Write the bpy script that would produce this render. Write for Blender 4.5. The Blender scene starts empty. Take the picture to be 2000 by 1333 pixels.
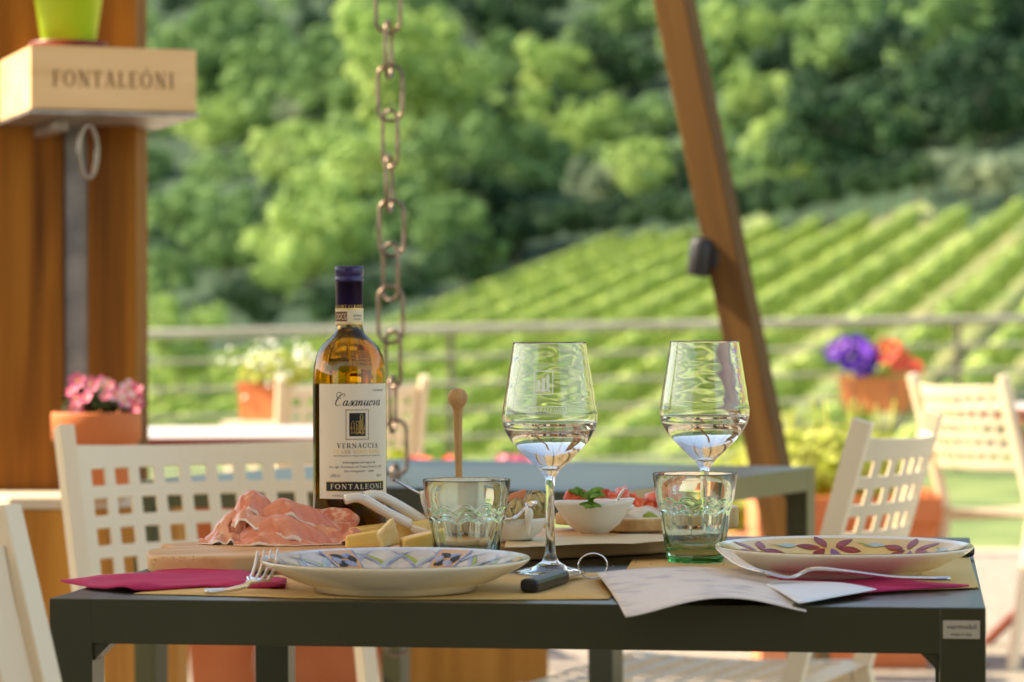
import bpy, bmesh, math, random
from mathutils import Vector, Matrix, noise
R = math.radians
random.seed(7)
S = bpy.context.scene
COL = S.collection

# ------------------------------------------------------------------ camera
FPX = 5556.0
ZC = 0.978
H0 = 648.0
cam_d = bpy.data.cameras.new('camera'); cam = bpy.data.objects.new('camera', cam_d); COL.objects.link(cam)
cam_d.sensor_width = 36; cam_d.lens = 100; cam_d.clip_start = .05; cam_d.clip_end = 3000
pitch = -math.atan((666.5 - H0) / FPX)
M3 = (Matrix.Rotation(R(90) + pitch, 3, 'X') @ Matrix.Rotation(R(-.2), 3, 'Z'))
cam.matrix_world = Matrix.Translation((0, 0, ZC)) @ M3.to_4x4()
cam_d.dof.use_dof = True; cam_d.dof.focus_distance = 2.72; cam_d.dof.aperture_fstop = 7.2
S.camera = cam

def ray(px, py):
    return M3 @ Vector((px - 1000, -(py - 666.5), -FPX))
def T(px, py, z=.75):
    "point of the level plane z seen at photo pixel"
    d = ray(px, py); t = (z - ZC) / d.z
    return Vector((d.x * t, d.y * t, z))
def P(px, py, Y):
    d = ray(px, py); t = Y / d.y
    return Vector((d.x * t, Y, ZC + d.z * t))

# ------------------------------------------------------------------ materials
def newmat(name):
    m = bpy.data.materials.new(name); m.use_nodes = True
    nt = m.node_tree; b = nt.nodes['Principled BSDF']
    return m, nt, b
def rgb(c): return (c[0], c[1], c[2], 1)
def mat(name, col, rough=.5, metal=0, col2=None, scale=5, stretch=(1, 1, 1), bump=0, bscale=None, detail=4,
        sss=0, sssr=(.01, .004, .002), trans=0, ior=1.45, coat=0, spec=None, lo=.35, hi=.65):
    m, nt, b = newmat(name)
    b.inputs['Base Color'].default_value = rgb(col)
    b.inputs['Roughness'].default_value = rough
    b.inputs['Metallic'].default_value = metal
    b.inputs['IOR'].default_value = ior
    if trans: b.inputs['Transmission Weight'].default_value = trans
    if coat: b.inputs['Coat Weight'].default_value = coat; b.inputs['Coat Roughness'].default_value = .08
    if spec is not None: b.inputs['Specular IOR Level'].default_value = spec
    if sss:
        b.inputs['Subsurface Weight'].default_value = sss
        b.inputs['Subsurface Radius'].default_value = sssr
        b.inputs['Subsurface Scale'].default_value = 1
    N = nt.nodes; L = nt.links
    tc = N.new('ShaderNodeTexCoord'); mp = N.new('ShaderNodeMapping'); mp.inputs['Scale'].default_value = stretch
    L.new(tc.outputs['Object'], mp.inputs['Vector'])
    if col2 is not None:
        n = N.new('ShaderNodeTexNoise'); n.inputs['Scale'].default_value = scale; n.inputs['Detail'].default_value = detail
        L.new(mp.outputs['Vector'], n.inputs['Vector'])
        r = N.new('ShaderNodeValToRGB'); r.color_ramp.elements[0].position = lo; r.color_ramp.elements[1].position = hi
        r.color_ramp.elements[0].color = rgb(col); r.color_ramp.elements[1].color = rgb(col2)
        L.new(n.outputs['Fac'], r.inputs['Fac']); L.new(r.outputs['Color'], b.inputs['Base Color'])
    if bump:
        n2 = N.new('ShaderNodeTexNoise'); n2.inputs['Scale'].default_value = bscale or scale; n2.inputs['Detail'].default_value = 5
        L.new(mp.outputs['Vector'], n2.inputs['Vector'])
        bp = N.new('ShaderNodeBump'); bp.inputs['Strength'].default_value = 1; bp.inputs['Distance'].default_value = bump
        L.new(n2.outputs['Fac'], bp.inputs['Height']); L.new(bp.outputs['Normal'], b.inputs['Normal'])
    return m
def leafmat(name, c1, c2, tl=.35, scale=.6, rough=.55):
    m, nt, b = newmat(name); N = nt.nodes; L = nt.links
    tc = N.new('ShaderNodeTexCoord')
    n = N.new('ShaderNodeTexNoise'); n.inputs['Scale'].default_value = scale; n.inputs['Detail'].default_value = 3
    L.new(tc.outputs['Object'], n.inputs['Vector'])
    r = N.new('ShaderNodeValToRGB'); r.color_ramp.elements[0].position = .38; r.color_ramp.elements[1].position = .62
    r.color_ramp.elements[0].color = rgb(c1); r.color_ramp.elements[1].color = rgb(c2)
    L.new(n.outputs['Fac'], r.inputs['Fac']); L.new(r.outputs['Color'], b.inputs['Base Color'])
    b.inputs['Roughness'].default_value = max(rough, .6); b.inputs['Specular IOR Level'].default_value = .15
    t = N.new('ShaderNodeBsdfTranslucent'); L.new(r.outputs['Color'], t.inputs['Color'])
    mx = N.new('ShaderNodeMixShader'); mx.inputs[0].default_value = tl
    L.new(b.outputs[0], mx.inputs[1]); L.new(t.outputs[0], mx.inputs[2])
    L.new(mx.outputs[0], N['Material Output'].inputs['Surface'])
    return m
def glassmat(name, col=(1, 1, 1), ior=1.5, rough=0):
    m = bpy.data.materials.new(name); m.use_nodes = True; nt = m.node_tree
    nt.nodes.remove(nt.nodes['Principled BSDF'])
    g = nt.nodes.new('ShaderNodeBsdfGlass'); g.inputs['Color'].default_value = rgb(col); g.inputs['IOR'].default_value = ior
    g.inputs['Roughness'].default_value = rough
    nt.links.new(g.outputs[0], nt.nodes['Material Output'].inputs['Surface'])
    return m
def woodmat(name, c1, c2, c3, axis=2, scale=9, rough=.55, bump=.0006, knots=True):
    "grain along the given object axis"
    m, nt, b = newmat(name); N = nt.nodes; L = nt.links
    st = [1, 1, 1]; st[axis] = .06
    tc = N.new('ShaderNodeTexCoord'); mp = N.new('ShaderNodeMapping'); mp.inputs['Scale'].default_value = st
    L.new(tc.outputs['Object'], mp.inputs['Vector'])
    n = N.new('ShaderNodeTexNoise'); n.inputs['Scale'].default_value = scale * 3; n.inputs['Detail'].default_value = 8; n.inputs['Distortion'].default_value = .6
    L.new(mp.outputs['Vector'], n.inputs['Vector'])
    r = N.new('ShaderNodeValToRGB'); cr = r.color_ramp
    cr.elements[0].position = .3; cr.elements[0].color = rgb(c1); cr.elements[1].position = .7; cr.elements[1].color = rgb(c3)
    e = cr.elements.new(.5); e.color = rgb(c2)
    L.new(n.outputs['Fac'], r.inputs['Fac'])
    out = r.outputs['Color']
    if knots:
        st2 = [1, 1, 1]; st2[axis] = .35
        mp2 = N.new('ShaderNodeMapping'); mp2.inputs['Scale'].default_value = st2; L.new(tc.outputs['Object'], mp2.inputs['Vector'])
        v = N.new('ShaderNodeTexVoronoi'); v.inputs['Scale'].default_value = scale * .55
        L.new(mp2.outputs['Vector'], v.inputs['Vector'])
        r2 = N.new('ShaderNodeValToRGB'); r2.color_ramp.elements[0].position = .09; r2.color_ramp.elements[1].position = .20
        r2.color_ramp.elements[0].color = (.28, .2, .15, 1); r2.color_ramp.elements[1].color = (1, 1, 1, 1)
        L.new(v.outputs['Distance'], r2.inputs['Fac'])
        mx = N.new('ShaderNodeMixRGB'); mx.blend_type = 'MULTIPLY'; mx.inputs[0].default_value = .8
        L.new(out, mx.inputs[1]); L.new(r2.outputs['Color'], mx.inputs[2]); out = mx.outputs[0]
    L.new(out, b.inputs['Base Color'])
    b.inputs['Roughness'].default_value = rough; b.inputs['Specular IOR Level'].default_value = .25
    bp = N.new('ShaderNodeBump'); bp.inputs['Distance'].default_value = bump; bp.inputs['Strength'].default_value = .8
    L.new(n.outputs['Fac'], bp.inputs['Height']); L.new(bp.outputs['Normal'], b.inputs['Normal'])
    return m

MT = {}
MT['table'] = mat('olive_paint', (.020, .022, .003), .38, col2=(.028, .028, .006), scale=3, bump=.00006, bscale=420, spec=.15, coat=.85)
MT['table'].node_tree.nodes['Principled BSDF'].inputs['Coat Roughness'].default_value = .33
MT['chair'] = mat('cream_paint', (.80, .64, .42), .38, col2=(.83, .68, .47), scale=4, bump=.00006, bscale=500)
MT['post'] = woodmat('pine_post', (.09, .027, .002), (.22, .075, .006), (.34, .13, .014), 2, 7, .7)
MT['beam'] = woodmat('beam_wood', (.07, .028, .005), (.125, .054, .008), (.18, .083, .015), 2, 7, .7)
MT['crate'] = woodmat('crate_wood', (.72, .46, .22), (.82, .54, .28), (.86, .60, .34), 0, 8, bump=.0002)
MT['canvas'] = leafmat('cream_canvas', (.82, .73, .56), (.87, .78, .62), .48, 1.2)
MT['roofwood'] = woodmat('roof_wood', (.10, .05, .02), (.16, .08, .03), (.2, .1, .04), 1, 3)
MT['board'] = woodmat('beech_board', (.58, .29, .10), (.72, .40, .16), (.80, .49, .22), 0, 16, .42, .0002, False)
MT['dipper'] = woodmat('dipper_wood', (.42, .22, .075), (.52, .29, .11), (.6, .35, .15), 2, 60, .5, .00008, False)
MT['steel'] = mat('galvanised_steel', (.20, .20, .21), .5, .6, col2=(.32, .31, .31), scale=14)
MT['zinc'] = mat('worn_steel', (.24, .20, .17), .4, .7, col2=(.40, .34, .30), scale=20)
MT['chain'] = mat('chain_steel', (.17, .11, .08), .34, .8, col2=(.30, .21, .16), scale=60)
MT['ring'] = mat('ring_steel', (.26, .21, .17), .3, .9)
MT['cutlery'] = mat('cutlery_steel', (.72, .70, .68), .16, 1, bump=.00002, bscale=300)
MT['black'] = mat('black_plastic', (.012, .011, .010), .35)
MT['lamp'] = mat('dark_metal', (.03, .028, .028), .45, .3)
MT['terra'] = mat('terracotta', (.58, .15, .04), .65, col2=(.66, .19, .06), scale=9, bump=.0004, bscale=90)
MT['terrap'] = mat('terracotta_pale', (.64, .22, .09), .7, col2=(.70, .26, .12), scale=7, bump=.0004, bscale=80)
MT['lime'] = mat('lime_plastic', (.42, .62, .02), .4, col2=(.46, .66, .03), scale=6)
MT['saucer'] = mat('saucer_red', (.22, .035, .02), .4)
MT['white_ceramic'] = mat('white_ceramic', (.82, .75, .62), .13, sss=.05, coat=.4)
MT['stoneware'] = mat('stoneware_glaze', (.84, .71, .48), .16, col2=(.86, .75, .54), scale=8, coat=.5)
MT['rimline'] = mat('rim_glaze', (.52, .58, .68), .2, col2=(.7, .72, .74), scale=60, coat=.5)
MT['ochre'] = mat('ochre_glaze', (.72, .42, .08), .2, col2=(.78, .54, .18), scale=30, coat=.12, spec=.3)
MT['greyglaze'] = mat('grey_glaze', (.52, .47, .42), .22, col2=(.66, .60, .52), scale=40, coat=.12, spec=.3)
MT['blue'] = mat('blue_glaze', (.20, .23, .38), .2, col2=(.40, .43, .54), scale=80, coat=.12, spec=.3)
MT['green'] = mat('green_glaze', (.32, .40, .06), .2, coat=.12, spec=.3)
MT['orange'] = mat('orange_glaze', (.68, .36, .14), .2, coat=.12, spec=.3)
MT['maroon'] = mat('maroon_glaze', (.22, .014, .006), .3, col2=(.36, .035, .012), scale=90, coat=.12, spec=.3)
MT['violet'] = mat('violet_glaze', (.26, .10, .22), .2, coat=.12, spec=.3)
MT['palegreen'] = mat('pale_glaze', (.42, .50, .46), .2, coat=.12, spec=.3)
MT['napkin'] = mat('magenta_paper', (.50, .018, .095), .85, col2=(.56, .026, .115), scale=30, bump=.0003, bscale=420)
MT['kraft'] = mat('kraft_paper', (.70, .44, .14), .75, col2=(.74, .48, .17), scale=20, bump=.0003, bscale=260)
MT['greaseproof'] = mat('cream_paper', (.74, .60, .36), .6, bump=.0002, bscale=120)
MT['menu'] = mat('menu_paper', (.80, .70, .60), .65, col2=(.56, .49, .46), scale=38, stretch=(1, 1, 1), detail=3, lo=.5, hi=.75)
MT['leaflet'] = mat('leaflet_paper', (.78, .80, .80), .55)
MT['label'] = mat('label_paper', (.80, .70, .52), .6, col2=(.83, .73, .55), scale=9, bump=.00004, bscale=900)
MT['ink'] = mat('ink_black', (.012, .011, .014), .5)
MT['gold'] = mat('gold_foil', (.80, .50, .10), .3, .6)
MT['crateink'] = mat('branded_wood', (.30, .15, .06), .7)
MT['brownink'] = mat('brown_ink', (.16, .06, .025), .6)
MT['tape'] = mat('tape_paper', (.72, .60, .38), .6)
MT['capsule'] = mat('navy_capsule', (.022, .014, .075), .33, col2=(.028, .018, .09), scale=30, spec=.5)
MT['bottle'] = glassmat('amber_glass', (.97, .95, .90), 1.5)
_v = MT['bottle'].node_tree.nodes.new('ShaderNodeVolumeAbsorption'); _v.inputs['Color'].default_value = (.925, .845, .0, 1); _v.inputs['Density'].default_value = 1100
MT['bottle'].node_tree.links.new(_v.outputs[0], MT['bottle'].node_tree.nodes['Material Output'].inputs['Volume'])
MT['bwine'] = glassmat('straw_wine', (.97, .93, .70), 1.343)
MT['glass'] = glassmat('clear_glass', (.985, .985, .98), 1.5)
def etchmat():
    m = bpy.data.materials.new('etched_frost'); m.use_nodes = True; nt = m.node_tree; b = nt.nodes['Principled BSDF']
    b.inputs['Base Color'].default_value = (.95, .95, .95, 1); b.inputs['Roughness'].default_value = .6
    t = nt.nodes.new('ShaderNodeBsdfTransparent'); mx = nt.nodes.new('ShaderNodeMixShader'); mx.inputs[0].default_value = .72
    nt.links.new(t.outputs[0], mx.inputs[1]); nt.links.new(b.outputs[0], mx.inputs[2]); nt.links.new(mx.outputs[0], nt.nodes['Material Output'].inputs['Surface'])
    return m
MT['etch'] = etchmat()
MT['wine'] = glassmat('pale_wine', (.99, .975, .95), 1.34)
MT['tumbler'] = glassmat('green_tint_glass', (.955, .985, .95), 1.5)
MT['tumblerbase'] = glassmat('green_glass_base', (.35, .80, .42), 1.5)
MT['gravel'] = mat('gravel', (.24, .20, .15), .9, col2=(.44, .38, .30), scale=28, bump=.02, bscale=40)
MT['kerb'] = mat('kerb_stone', (.55, .42, .33), .85, col2=(.62, .50, .41), scale=8)
MT['lawn'] = leafmat('lawn_grass', (.13, .20, .06), (.25, .30, .10), .1, 1.6)
MT['hill'] = mat('hill_grass', (.14, .21, .065), .9, col2=(.27, .26, .11), scale=.35, bump=.05, bscale=3)
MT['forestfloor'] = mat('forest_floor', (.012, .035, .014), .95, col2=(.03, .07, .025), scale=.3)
MT['rail'] = mat('weathered_rail', (.40, .33, .25), .7, col2=(.52, .44, .34), scale=4, stretch=(.2, 1, 1))
MT['railpost'] = mat('rail_post_paint', (.16, .13, .09), .6)
MT['redtable'] = mat('red_brown_paint', (.20, .04, .02), .28, col2=(.22, .05, .025), scale=4)
MT['topsheen'] = mat('painted_top_sheen', (.70, .60, .54), .3, col2=(.76, .66, .60), scale=4)  # pale colour imitates sunlit glare on the red brown table tops
MT['cabinet'] = woodmat('planter_wood', (.34, .13, .015), (.46, .19, .03), (.54, .24, .04), 2, 6)
MT['trim'] = mat('trim_wood', (.58, .50, .38), .6, col2=(.68, .60, .46), scale=12)
MT['wall'] = mat('shade_wall_paint', (.05, .035, .02), .9, col2=(.07, .05, .03), scale=2)
MT['pink'] = mat('pink_petal', (.72, .12, .24), .55, col2=(.82, .24, .36), scale=60, sss=.1)
MT['palepink'] = mat('pale_petal', (.85, .45, .50), .55, col2=(.9, .62, .60), scale=60, sss=.1)
MT['yellowc'] = mat('flower_eye', (.8, .6, .12), .6)
MT['purple'] = mat('purple_petal', (.085, .008, .34), .55, col2=(.15, .02, .45), scale=50, sss=.05)
MT['red'] = mat('red_petal', (.80, .055, .03), .55, col2=(.88, .12, .06), scale=50, sss=.05)
MT['whitep'] = mat('white_petal', (.82, .83, .70), .6)
MT['lf_lime'] = leafmat('lime_leaf', (.38, .46, .03), (.55, .58, .10), .4, 12)
MT['lf_yel'] = leafmat('yellow_green_leaf', (.42, .48, .06), (.62, .62, .18), .35, 14)
MT['lf_dark'] = leafmat('dark_leaf', (.05, .03, .02), (.05, .08, .02), .1, 20)
MT['lf_mid'] = leafmat('mid_leaf', (.10, .20, .04), (.22, .32, .06), .3, 12)
MT['vine'] = leafmat('vine_leaf', (.30, .44, .09), (.54, .62, .18), .05, .9)
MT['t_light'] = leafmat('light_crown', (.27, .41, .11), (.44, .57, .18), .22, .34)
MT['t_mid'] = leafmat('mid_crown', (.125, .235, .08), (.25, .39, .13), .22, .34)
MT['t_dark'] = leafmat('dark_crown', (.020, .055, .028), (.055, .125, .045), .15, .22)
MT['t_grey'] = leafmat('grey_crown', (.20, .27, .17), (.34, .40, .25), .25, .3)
MT['bark'] = mat('bark', (.09, .07, .05), .9, col2=(.14, .11, .08), scale=3)
MT['ham'] = None
MT['bread'] = mat('bread_crust', (.50, .27, .09), .75, col2=(.66, .42, .18), scale=60, bump=.0012, bscale=160)
MT['crumb'] = mat('bread_crumb', (.78, .62, .38), .8, col2=(.84, .70, .48), scale=90, bump=.0012, bscale=260)
MT['tomato'] = mat('tomato_flesh', (.82, .05, .015), .22, col2=(.90, .17, .05), scale=70, sss=.15, coat=.5)
MT['tomato2'] = mat('tomato_pulp', (.90, .30, .20), .22, col2=(.82, .09, .05), scale=110, sss=.15, coat=.5)
MT['basil'] = leafmat('basil_leaf', (.12, .26, .03), (.25, .44, .07), .25, 60, .35)
MT['cream'] = mat('fresh_cheese', (.84, .78, .66), .45, col2=(.80, .70, .56), scale=60, sss=.2, bump=.0006, bscale=150)
MT['cheese'] = mat('pecorino', (.95, .58, .12), .42, col2=(.95, .66, .22), scale=40, sss=.04, sssr=(.01, .006, .002), bump=.0004, bscale=140)
MT['rind'] = mat('cheese_rind', (.90, .70, .34), .5, col2=(.80, .54, .18), scale=90, sss=.2, bump=.0005, bscale=260)
MT['artichoke'] = mat('artichoke', (.22, .15, .04), .3, col2=(.58, .45, .17), scale=45, coat=.4, stretch=(1, 1, .4))
MT['olive'] = mat('dark_fruit', (.05, .015, .02), .3, coat=.4)
MT['honey'] = mat('honey', (.55, .33, .08), .15, coat=.5)
MT['salmon'] = mat('orange_slice', (.78, .28, .12), .4, sss=.1)
MT['stickerm'] = mat('sticker', (.42, .35, .25), .5)

def hammat(name, a, b_, fat, sc):
    m, nt, b = newmat(name); N = nt.nodes; L = nt.links
    tc = N.new('ShaderNodeTexCoord')
    n = N.new('ShaderNodeTexNoise'); n.inputs['Scale'].default_value = sc; n.inputs['Detail'].default_value = 5; n.inputs['Distortion'].default_value = 1.6
    mp = N.new('ShaderNodeMapping'); mp.inputs['Scale'].default_value = (1, .35, 1)
    L.new(tc.outputs['UV'], mp.inputs['Vector']); L.new(mp.outputs[0], n.inputs['Vector'])
    r = N.new('ShaderNodeValToRGB'); cr = r.color_ramp
    cr.elements[0].position = .3; cr.elements[0].color = rgb(a); cr.elements[1].position = .55; cr.elements[1].color = rgb(b_)
    e = cr.elements.new(.70); e.color = rgb(fat)
    L.new(n.outputs['Fac'], r.inputs['Fac']); 
    # fat rim along one long edge of every slice
    sx = N.new('ShaderNodeSeparateXYZ'); L.new(tc.outputs['UV'], sx.inputs[0])
    nw = N.new('ShaderNodeTexNoise'); nw.inputs['Scale'].default_value = 9; L.new(tc.outputs['UV'], nw.inputs['Vector'])
    ad = N.new('ShaderNodeMath'); ad.operation = 'MULTIPLY_ADD'; L.new(nw.outputs['Fac'], ad.inputs[0]); ad.inputs[1].default_value = .14; L.new(sx.outputs['Y'], ad.inputs[2])
    r2 = N.new('ShaderNodeValToRGB'); r2.color_ramp.elements[0].position = .985; r2.color_ramp.elements[1].position = 1.0
    L.new(ad.outputs[0], r2.inputs['Fac'])
    mx = N.new('ShaderNodeMixRGB'); L.new(r2.outputs['Color'], mx.inputs[0]); L.new(r.outputs['Color'], mx.inputs[1]); mx.inputs[2].default_value = rgb(fat)
    L.new(mx.outputs[0], b.inputs['Base Color'])
    b.inputs['Roughness'].default_value = .27
    b.inputs['Subsurface Weight'].default_value = .18; b.inputs['Subsurface Radius'].default_value = (.008, .003, .002); b.inputs['Subsurface Scale'].default_value = 1
    n2 = N.new('ShaderNodeTexNoise'); n2.inputs['Scale'].default_value = 260; L.new(tc.outputs['Object'], n2.inputs['Vector'])
    bp = N.new('ShaderNodeBump'); bp.inputs['Distance'].default_value = .0004; L.new(n2.outputs['Fac'], bp.inputs['Height']); L.new(bp.outputs[0], b.inputs['Normal'])
    return m
MT['ham'] = hammat('cured_ham', (.76, .19, .10), (.87, .33, .20), (.94, .66, .50), 3.6)
MT['ham2'] = hammat('pale_cured_ham', (.84, .28, .15), (.90, .42, .26), (.96, .80, .64), 3.0)
MT['salami'] = mat('salami', (.70, .20, .11), .5, col2=(.84, .50, .36), scale=150, sss=.2, bump=.0006, bscale=300, lo=.42, hi=.6)

# ------------------------------------------------------------------ object helpers
def tag(o, label=None, cat=None, group=None, kind=None):
    if label: o['label'] = label
    if cat: o['category'] = cat
    if group: o['group'] = group
    if kind: o['kind'] = kind
    return o
def empty(name, loc=(0, 0, 0), rz=0, label=None, cat=None, group=None):
    o = bpy.data.objects.new(name, None); COL.objects.link(o); o.location = loc; o.rotation_euler = (0, 0, rz)
    o.empty_display_size = .05
    return tag(o, label, cat, group)
def link(name, me, parent=None, loc=None):
    o = bpy.data.objects.new(name, me); COL.objects.link(o)
    if parent is not None: o.parent = parent
    if loc is not None: o.location = loc
    return o
class MB:
    "collects faces, then links them as one mesh object"
    def __init__(s): s.v = []; s.f = []; s.m = []; s.mats = []; s.sm = []; s.uv = {}
    def mi(s, m):
        m = MT[m] if isinstance(m, str) else m
        if m not in s.mats: s.mats.append(m)
        return s.mats.index(m)
    def add(s, vs, fs, m, smooth=True, xf=None):
        k = len(s.v); i = s.mi(m)
        s.v += [(xf @ Vector(v)) if xf else Vector(v) for v in vs]
        for f in fs: s.f.append(tuple(a + k for a in f)); s.m.append(i); s.sm.append(smooth)
        return k
    def box(s, x0, x1, y0, y1, z0, z1, m, xf=None, bev=0):
        bm = bmesh.new(); bmesh.ops.create_cube(bm, size=1)
        for v in bm.verts: v.co = Vector(((x0 + x1) / 2 + v.co.x * (x1 - x0), (y0 + y1) / 2 + v.co.y * (y1 - y0), (z0 + z1) / 2 + v.co.z * (z1 - z0)))
        if bev: bmesh.ops.bevel(bm, geom=bm.edges[:], offset=bev, segments=2, profile=.5, affect='EDGES')
        s.bm(bm, m, xf, smooth=False)
    def bm(s, bm, m, xf=None, smooth=True):
        bm.verts.ensure_lookup_table()
        for i, v in enumerate(bm.verts): v.index = i
        s.add([v.co.copy() for v in bm.verts], [[v.index for v in f.verts] for f in bm.faces], m, smooth, xf); bm.free()
    def lathe(s, prof, m, n=48, xf=None, close=False, rf=None):
        vs = []; fs = []; K = len(prof)
        for j in range(n):
            a = 2 * math.pi * j / n
            for (r, z) in prof:
                rr = rf(r, z, a) if rf else r
                vs.append((rr * math.cos(a), rr * math.sin(a), z))
        for j in range(n):
            for i in range(K - 1 if not close else K):
                a = j * K + i; b = j * K + (i + 1) % K; j2 = (j + 1) % n
                fs.append((a, j2 * K + i, j2 * K + (i + 1) % K, b))
        s.add(vs, fs, m, True, xf)
    def tube(s, pts, rad, m, n=10, cap=True, xf=None, flat=None, closed=False):
        pts = [Vector(p) for p in pts]; K = len(pts); vs = []; fs = []
        rr = rad if isinstance(rad, (list, tuple)) else [rad] * K
        up = Vector((0, 0, 1)); prev = None
        for i, p in enumerate(pts):
            t = ((pts[(i + 1) % K] - pts[i - 1]) if closed else (pts[min(i + 1, K - 1)] - pts[max(i - 1, 0)])).normalized()
            if prev is None:
                a = t.cross(up)
                if a.length < .05: a = t.cross(Vector((1, 0, 0)))
                a.normalize()
            else: a = (prev - t * prev.dot(t)).normalized()
            prev = a; b = t.cross(a)
            for j in range(n):
                q = 2 * math.pi * j / n
                vs.append(p + a * math.cos(q) * rr[i] + b * math.sin(q) * rr[i] * (flat if flat else 1))
        for i in range(K if closed else K - 1):
            i2 = (i + 1) % K
            for j in range(n): fs.append((i * n + j, i * n + (j + 1) % n, i2 * n + (j + 1) % n, i2 * n + j))
        if cap and not closed:
            fs.append(tuple(range(n))[::-1]); fs.append(tuple((K - 1) * n + j for j in range(n)))
        s.add(vs, fs, m, True, xf)
    def grid(s, fn, nu, nv, m, smooth=True, xf=None):
        vs = [fn(i / nu, j / nv) for i in range(nu + 1) for j in range(nv + 1)]
        fs = [(i * (nv + 1) + j, (i + 1) * (nv + 1) + j, (i + 1) * (nv + 1) + j + 1, i * (nv + 1) + j + 1) for i in range(nu) for j in range(nv)]
        k = s.add(vs, fs, m, smooth, xf)
        for i in range(nu + 1):
            for j in range(nv + 1): s.uv[k + i * (nv + 1) + j] = (i / nu, j / nv)
    def prism(s, poly, z0, z1, m, xf=None, bev=0, smooth=False):
        bm = bmesh.new()
        vs = [bm.verts.new((p[0], p[1], z0)) for p in poly]; f = bm.faces.new(vs)
        ex = bmesh.ops.extrude_face_region(bm, geom=[f])
        for v in ex['geom']:
            if isinstance(v, bmesh.types.BMVert): v.co.z = z1
        bmesh.ops.recalc_face_normals(bm, faces=bm.faces[:])
        if bev: bmesh.ops.bevel(bm, geom=[e for e in bm.edges if abs(e.verts[0].co.z - e.verts[1].co.z) < 1e-6], offset=bev, segments=3, profile=.5, affect='EDGES')
        s.bm(bm, m, xf, smooth)
    def blob(s, c, r, m, seg=2, nz=0, nsc=1, seed=0, xf=None):
        bm = bmesh.new(); bmesh.ops.create_icosphere(bm, subdivisions=seg, radius=1)
        r = Vector(r) if not isinstance(r, (int, float)) else Vector((r, r, r))
        for v in bm.verts:
            k = 1 + (nz * noise.noise(v.co * nsc + Vector((seed * 7.3, seed * 3.1, seed))) if nz else 0)
            v.co = Vector((c[0] + v.co.x * r.x * k, c[1] + v.co.y * r.y * k, c[2] + v.co.z * r.z * k))
        s.bm(bm, m, xf)
    def obj(s, name, parent=None, loc=None, uv=False, norm=False):
        me = bpy.data.meshes.new(name); me.from_pydata([tuple(v) for v in s.v], [], s.f)
        for m in s.mats: me.materials.append(m)
        me.polygons.foreach_set('material_index', s.m); me.polygons.foreach_set('use_smooth', s.sm)
        if uv or s.uv and uv is not None:
            l = me.uv_layers.new(name='UVMap')
            for lp in me.loops: l.data[lp.index].uv = s.uv.get(lp.vertex_index, (0, 0))
        me.update()
        if norm:
            b = bmesh.new(); b.from_mesh(me); bmesh.ops.remove_doubles(b, verts=b.verts[:], dist=1e-6); bmesh.ops.recalc_face_normals(b, faces=b.faces[:]); b.to_mesh(me); b.free()
        return link(name, me, parent, loc)
def copy_tree(o, parent=None):
    c = o.copy(); COL.objects.link(c)
    if parent is not None: c.parent = parent
    for ch in [x for x in KIDS.get(o.name, [])]: copy_tree(ch, c)
    return c
KIDS = {}
def index_kids():
    KIDS.clear()
    for o in bpy.data.objects:
        if o.parent: KIDS.setdefault(o.parent.name, []).append(o)
def smooth_path(pts, n=8):
    pts = [Vector(p) for p in pts]; out = []
    for i in range(len(pts) - 1):
        p0 = pts[max(i - 1, 0)]; p1 = pts[i]; p2 = pts[i + 1]; p3 = pts[min(i + 2, len(pts) - 1)]
        for k in range(n):
            t = k / n
            out.append(.5 * ((2 * p1) + (p2 - p0) * t + (2 * p0 - 5 * p1 + 4 * p2 - p3) * t * t + (3 * p1 - p0 - 3 * p2 + p3) * t ** 3))
    out.append(pts[-1]); return out

# ------------------------------------------------------------------ lettering
def stroke(pts, w, fn, mb, m, taper=None, n=None):
    "a flat pen stroke through 2-D points, mapped into space by fn"
    pts = [Vector((p[0], p[1])) for p in pts]
    L_, R_ = [], []
    for i, p in enumerate(pts):
        t = pts[min(i + 1, len(pts) - 1)] - pts[max(i - 1, 0)]
        if t.length < 1e-9: t = Vector((1, 0))
        t.normalize(); nn = Vector((-t.y, t.x)); ww = w[i] if isinstance(w, (list, tuple)) else w
        L_.append(p + nn * ww / 2); R_.append(p - nn * ww / 2)
    k = len(pts)
    mb.add([fn(q.x, q.y) for q in L_ + R_], [(i, i + 1, k + i + 1, k + i) for i in range(k - 1)], m, False)
TH, TN = .19, .075
def arc(cx, cy, rx, ry, a0, a1, n=18): return [(cx + rx * math.cos(R(a0 + (a1 - a0) * i / n)), cy + ry * math.sin(R(a0 + (a1 - a0) * i / n))) for i in range(n + 1)]
def rw(a0, a1, n=18, tk=TH, tn=TN): return [tn + (tk - tn) * abs(math.cos(R(a0 + (a1 - a0) * i / n))) ** 1.5 for i in range(n + 1)]
def V(x): return [((x, 0), (x, 1), TH), ((x - .16, .03), (x + .16, .03), .06), ((x - .16, .97), (x + .16, .97), .06)]
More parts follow.
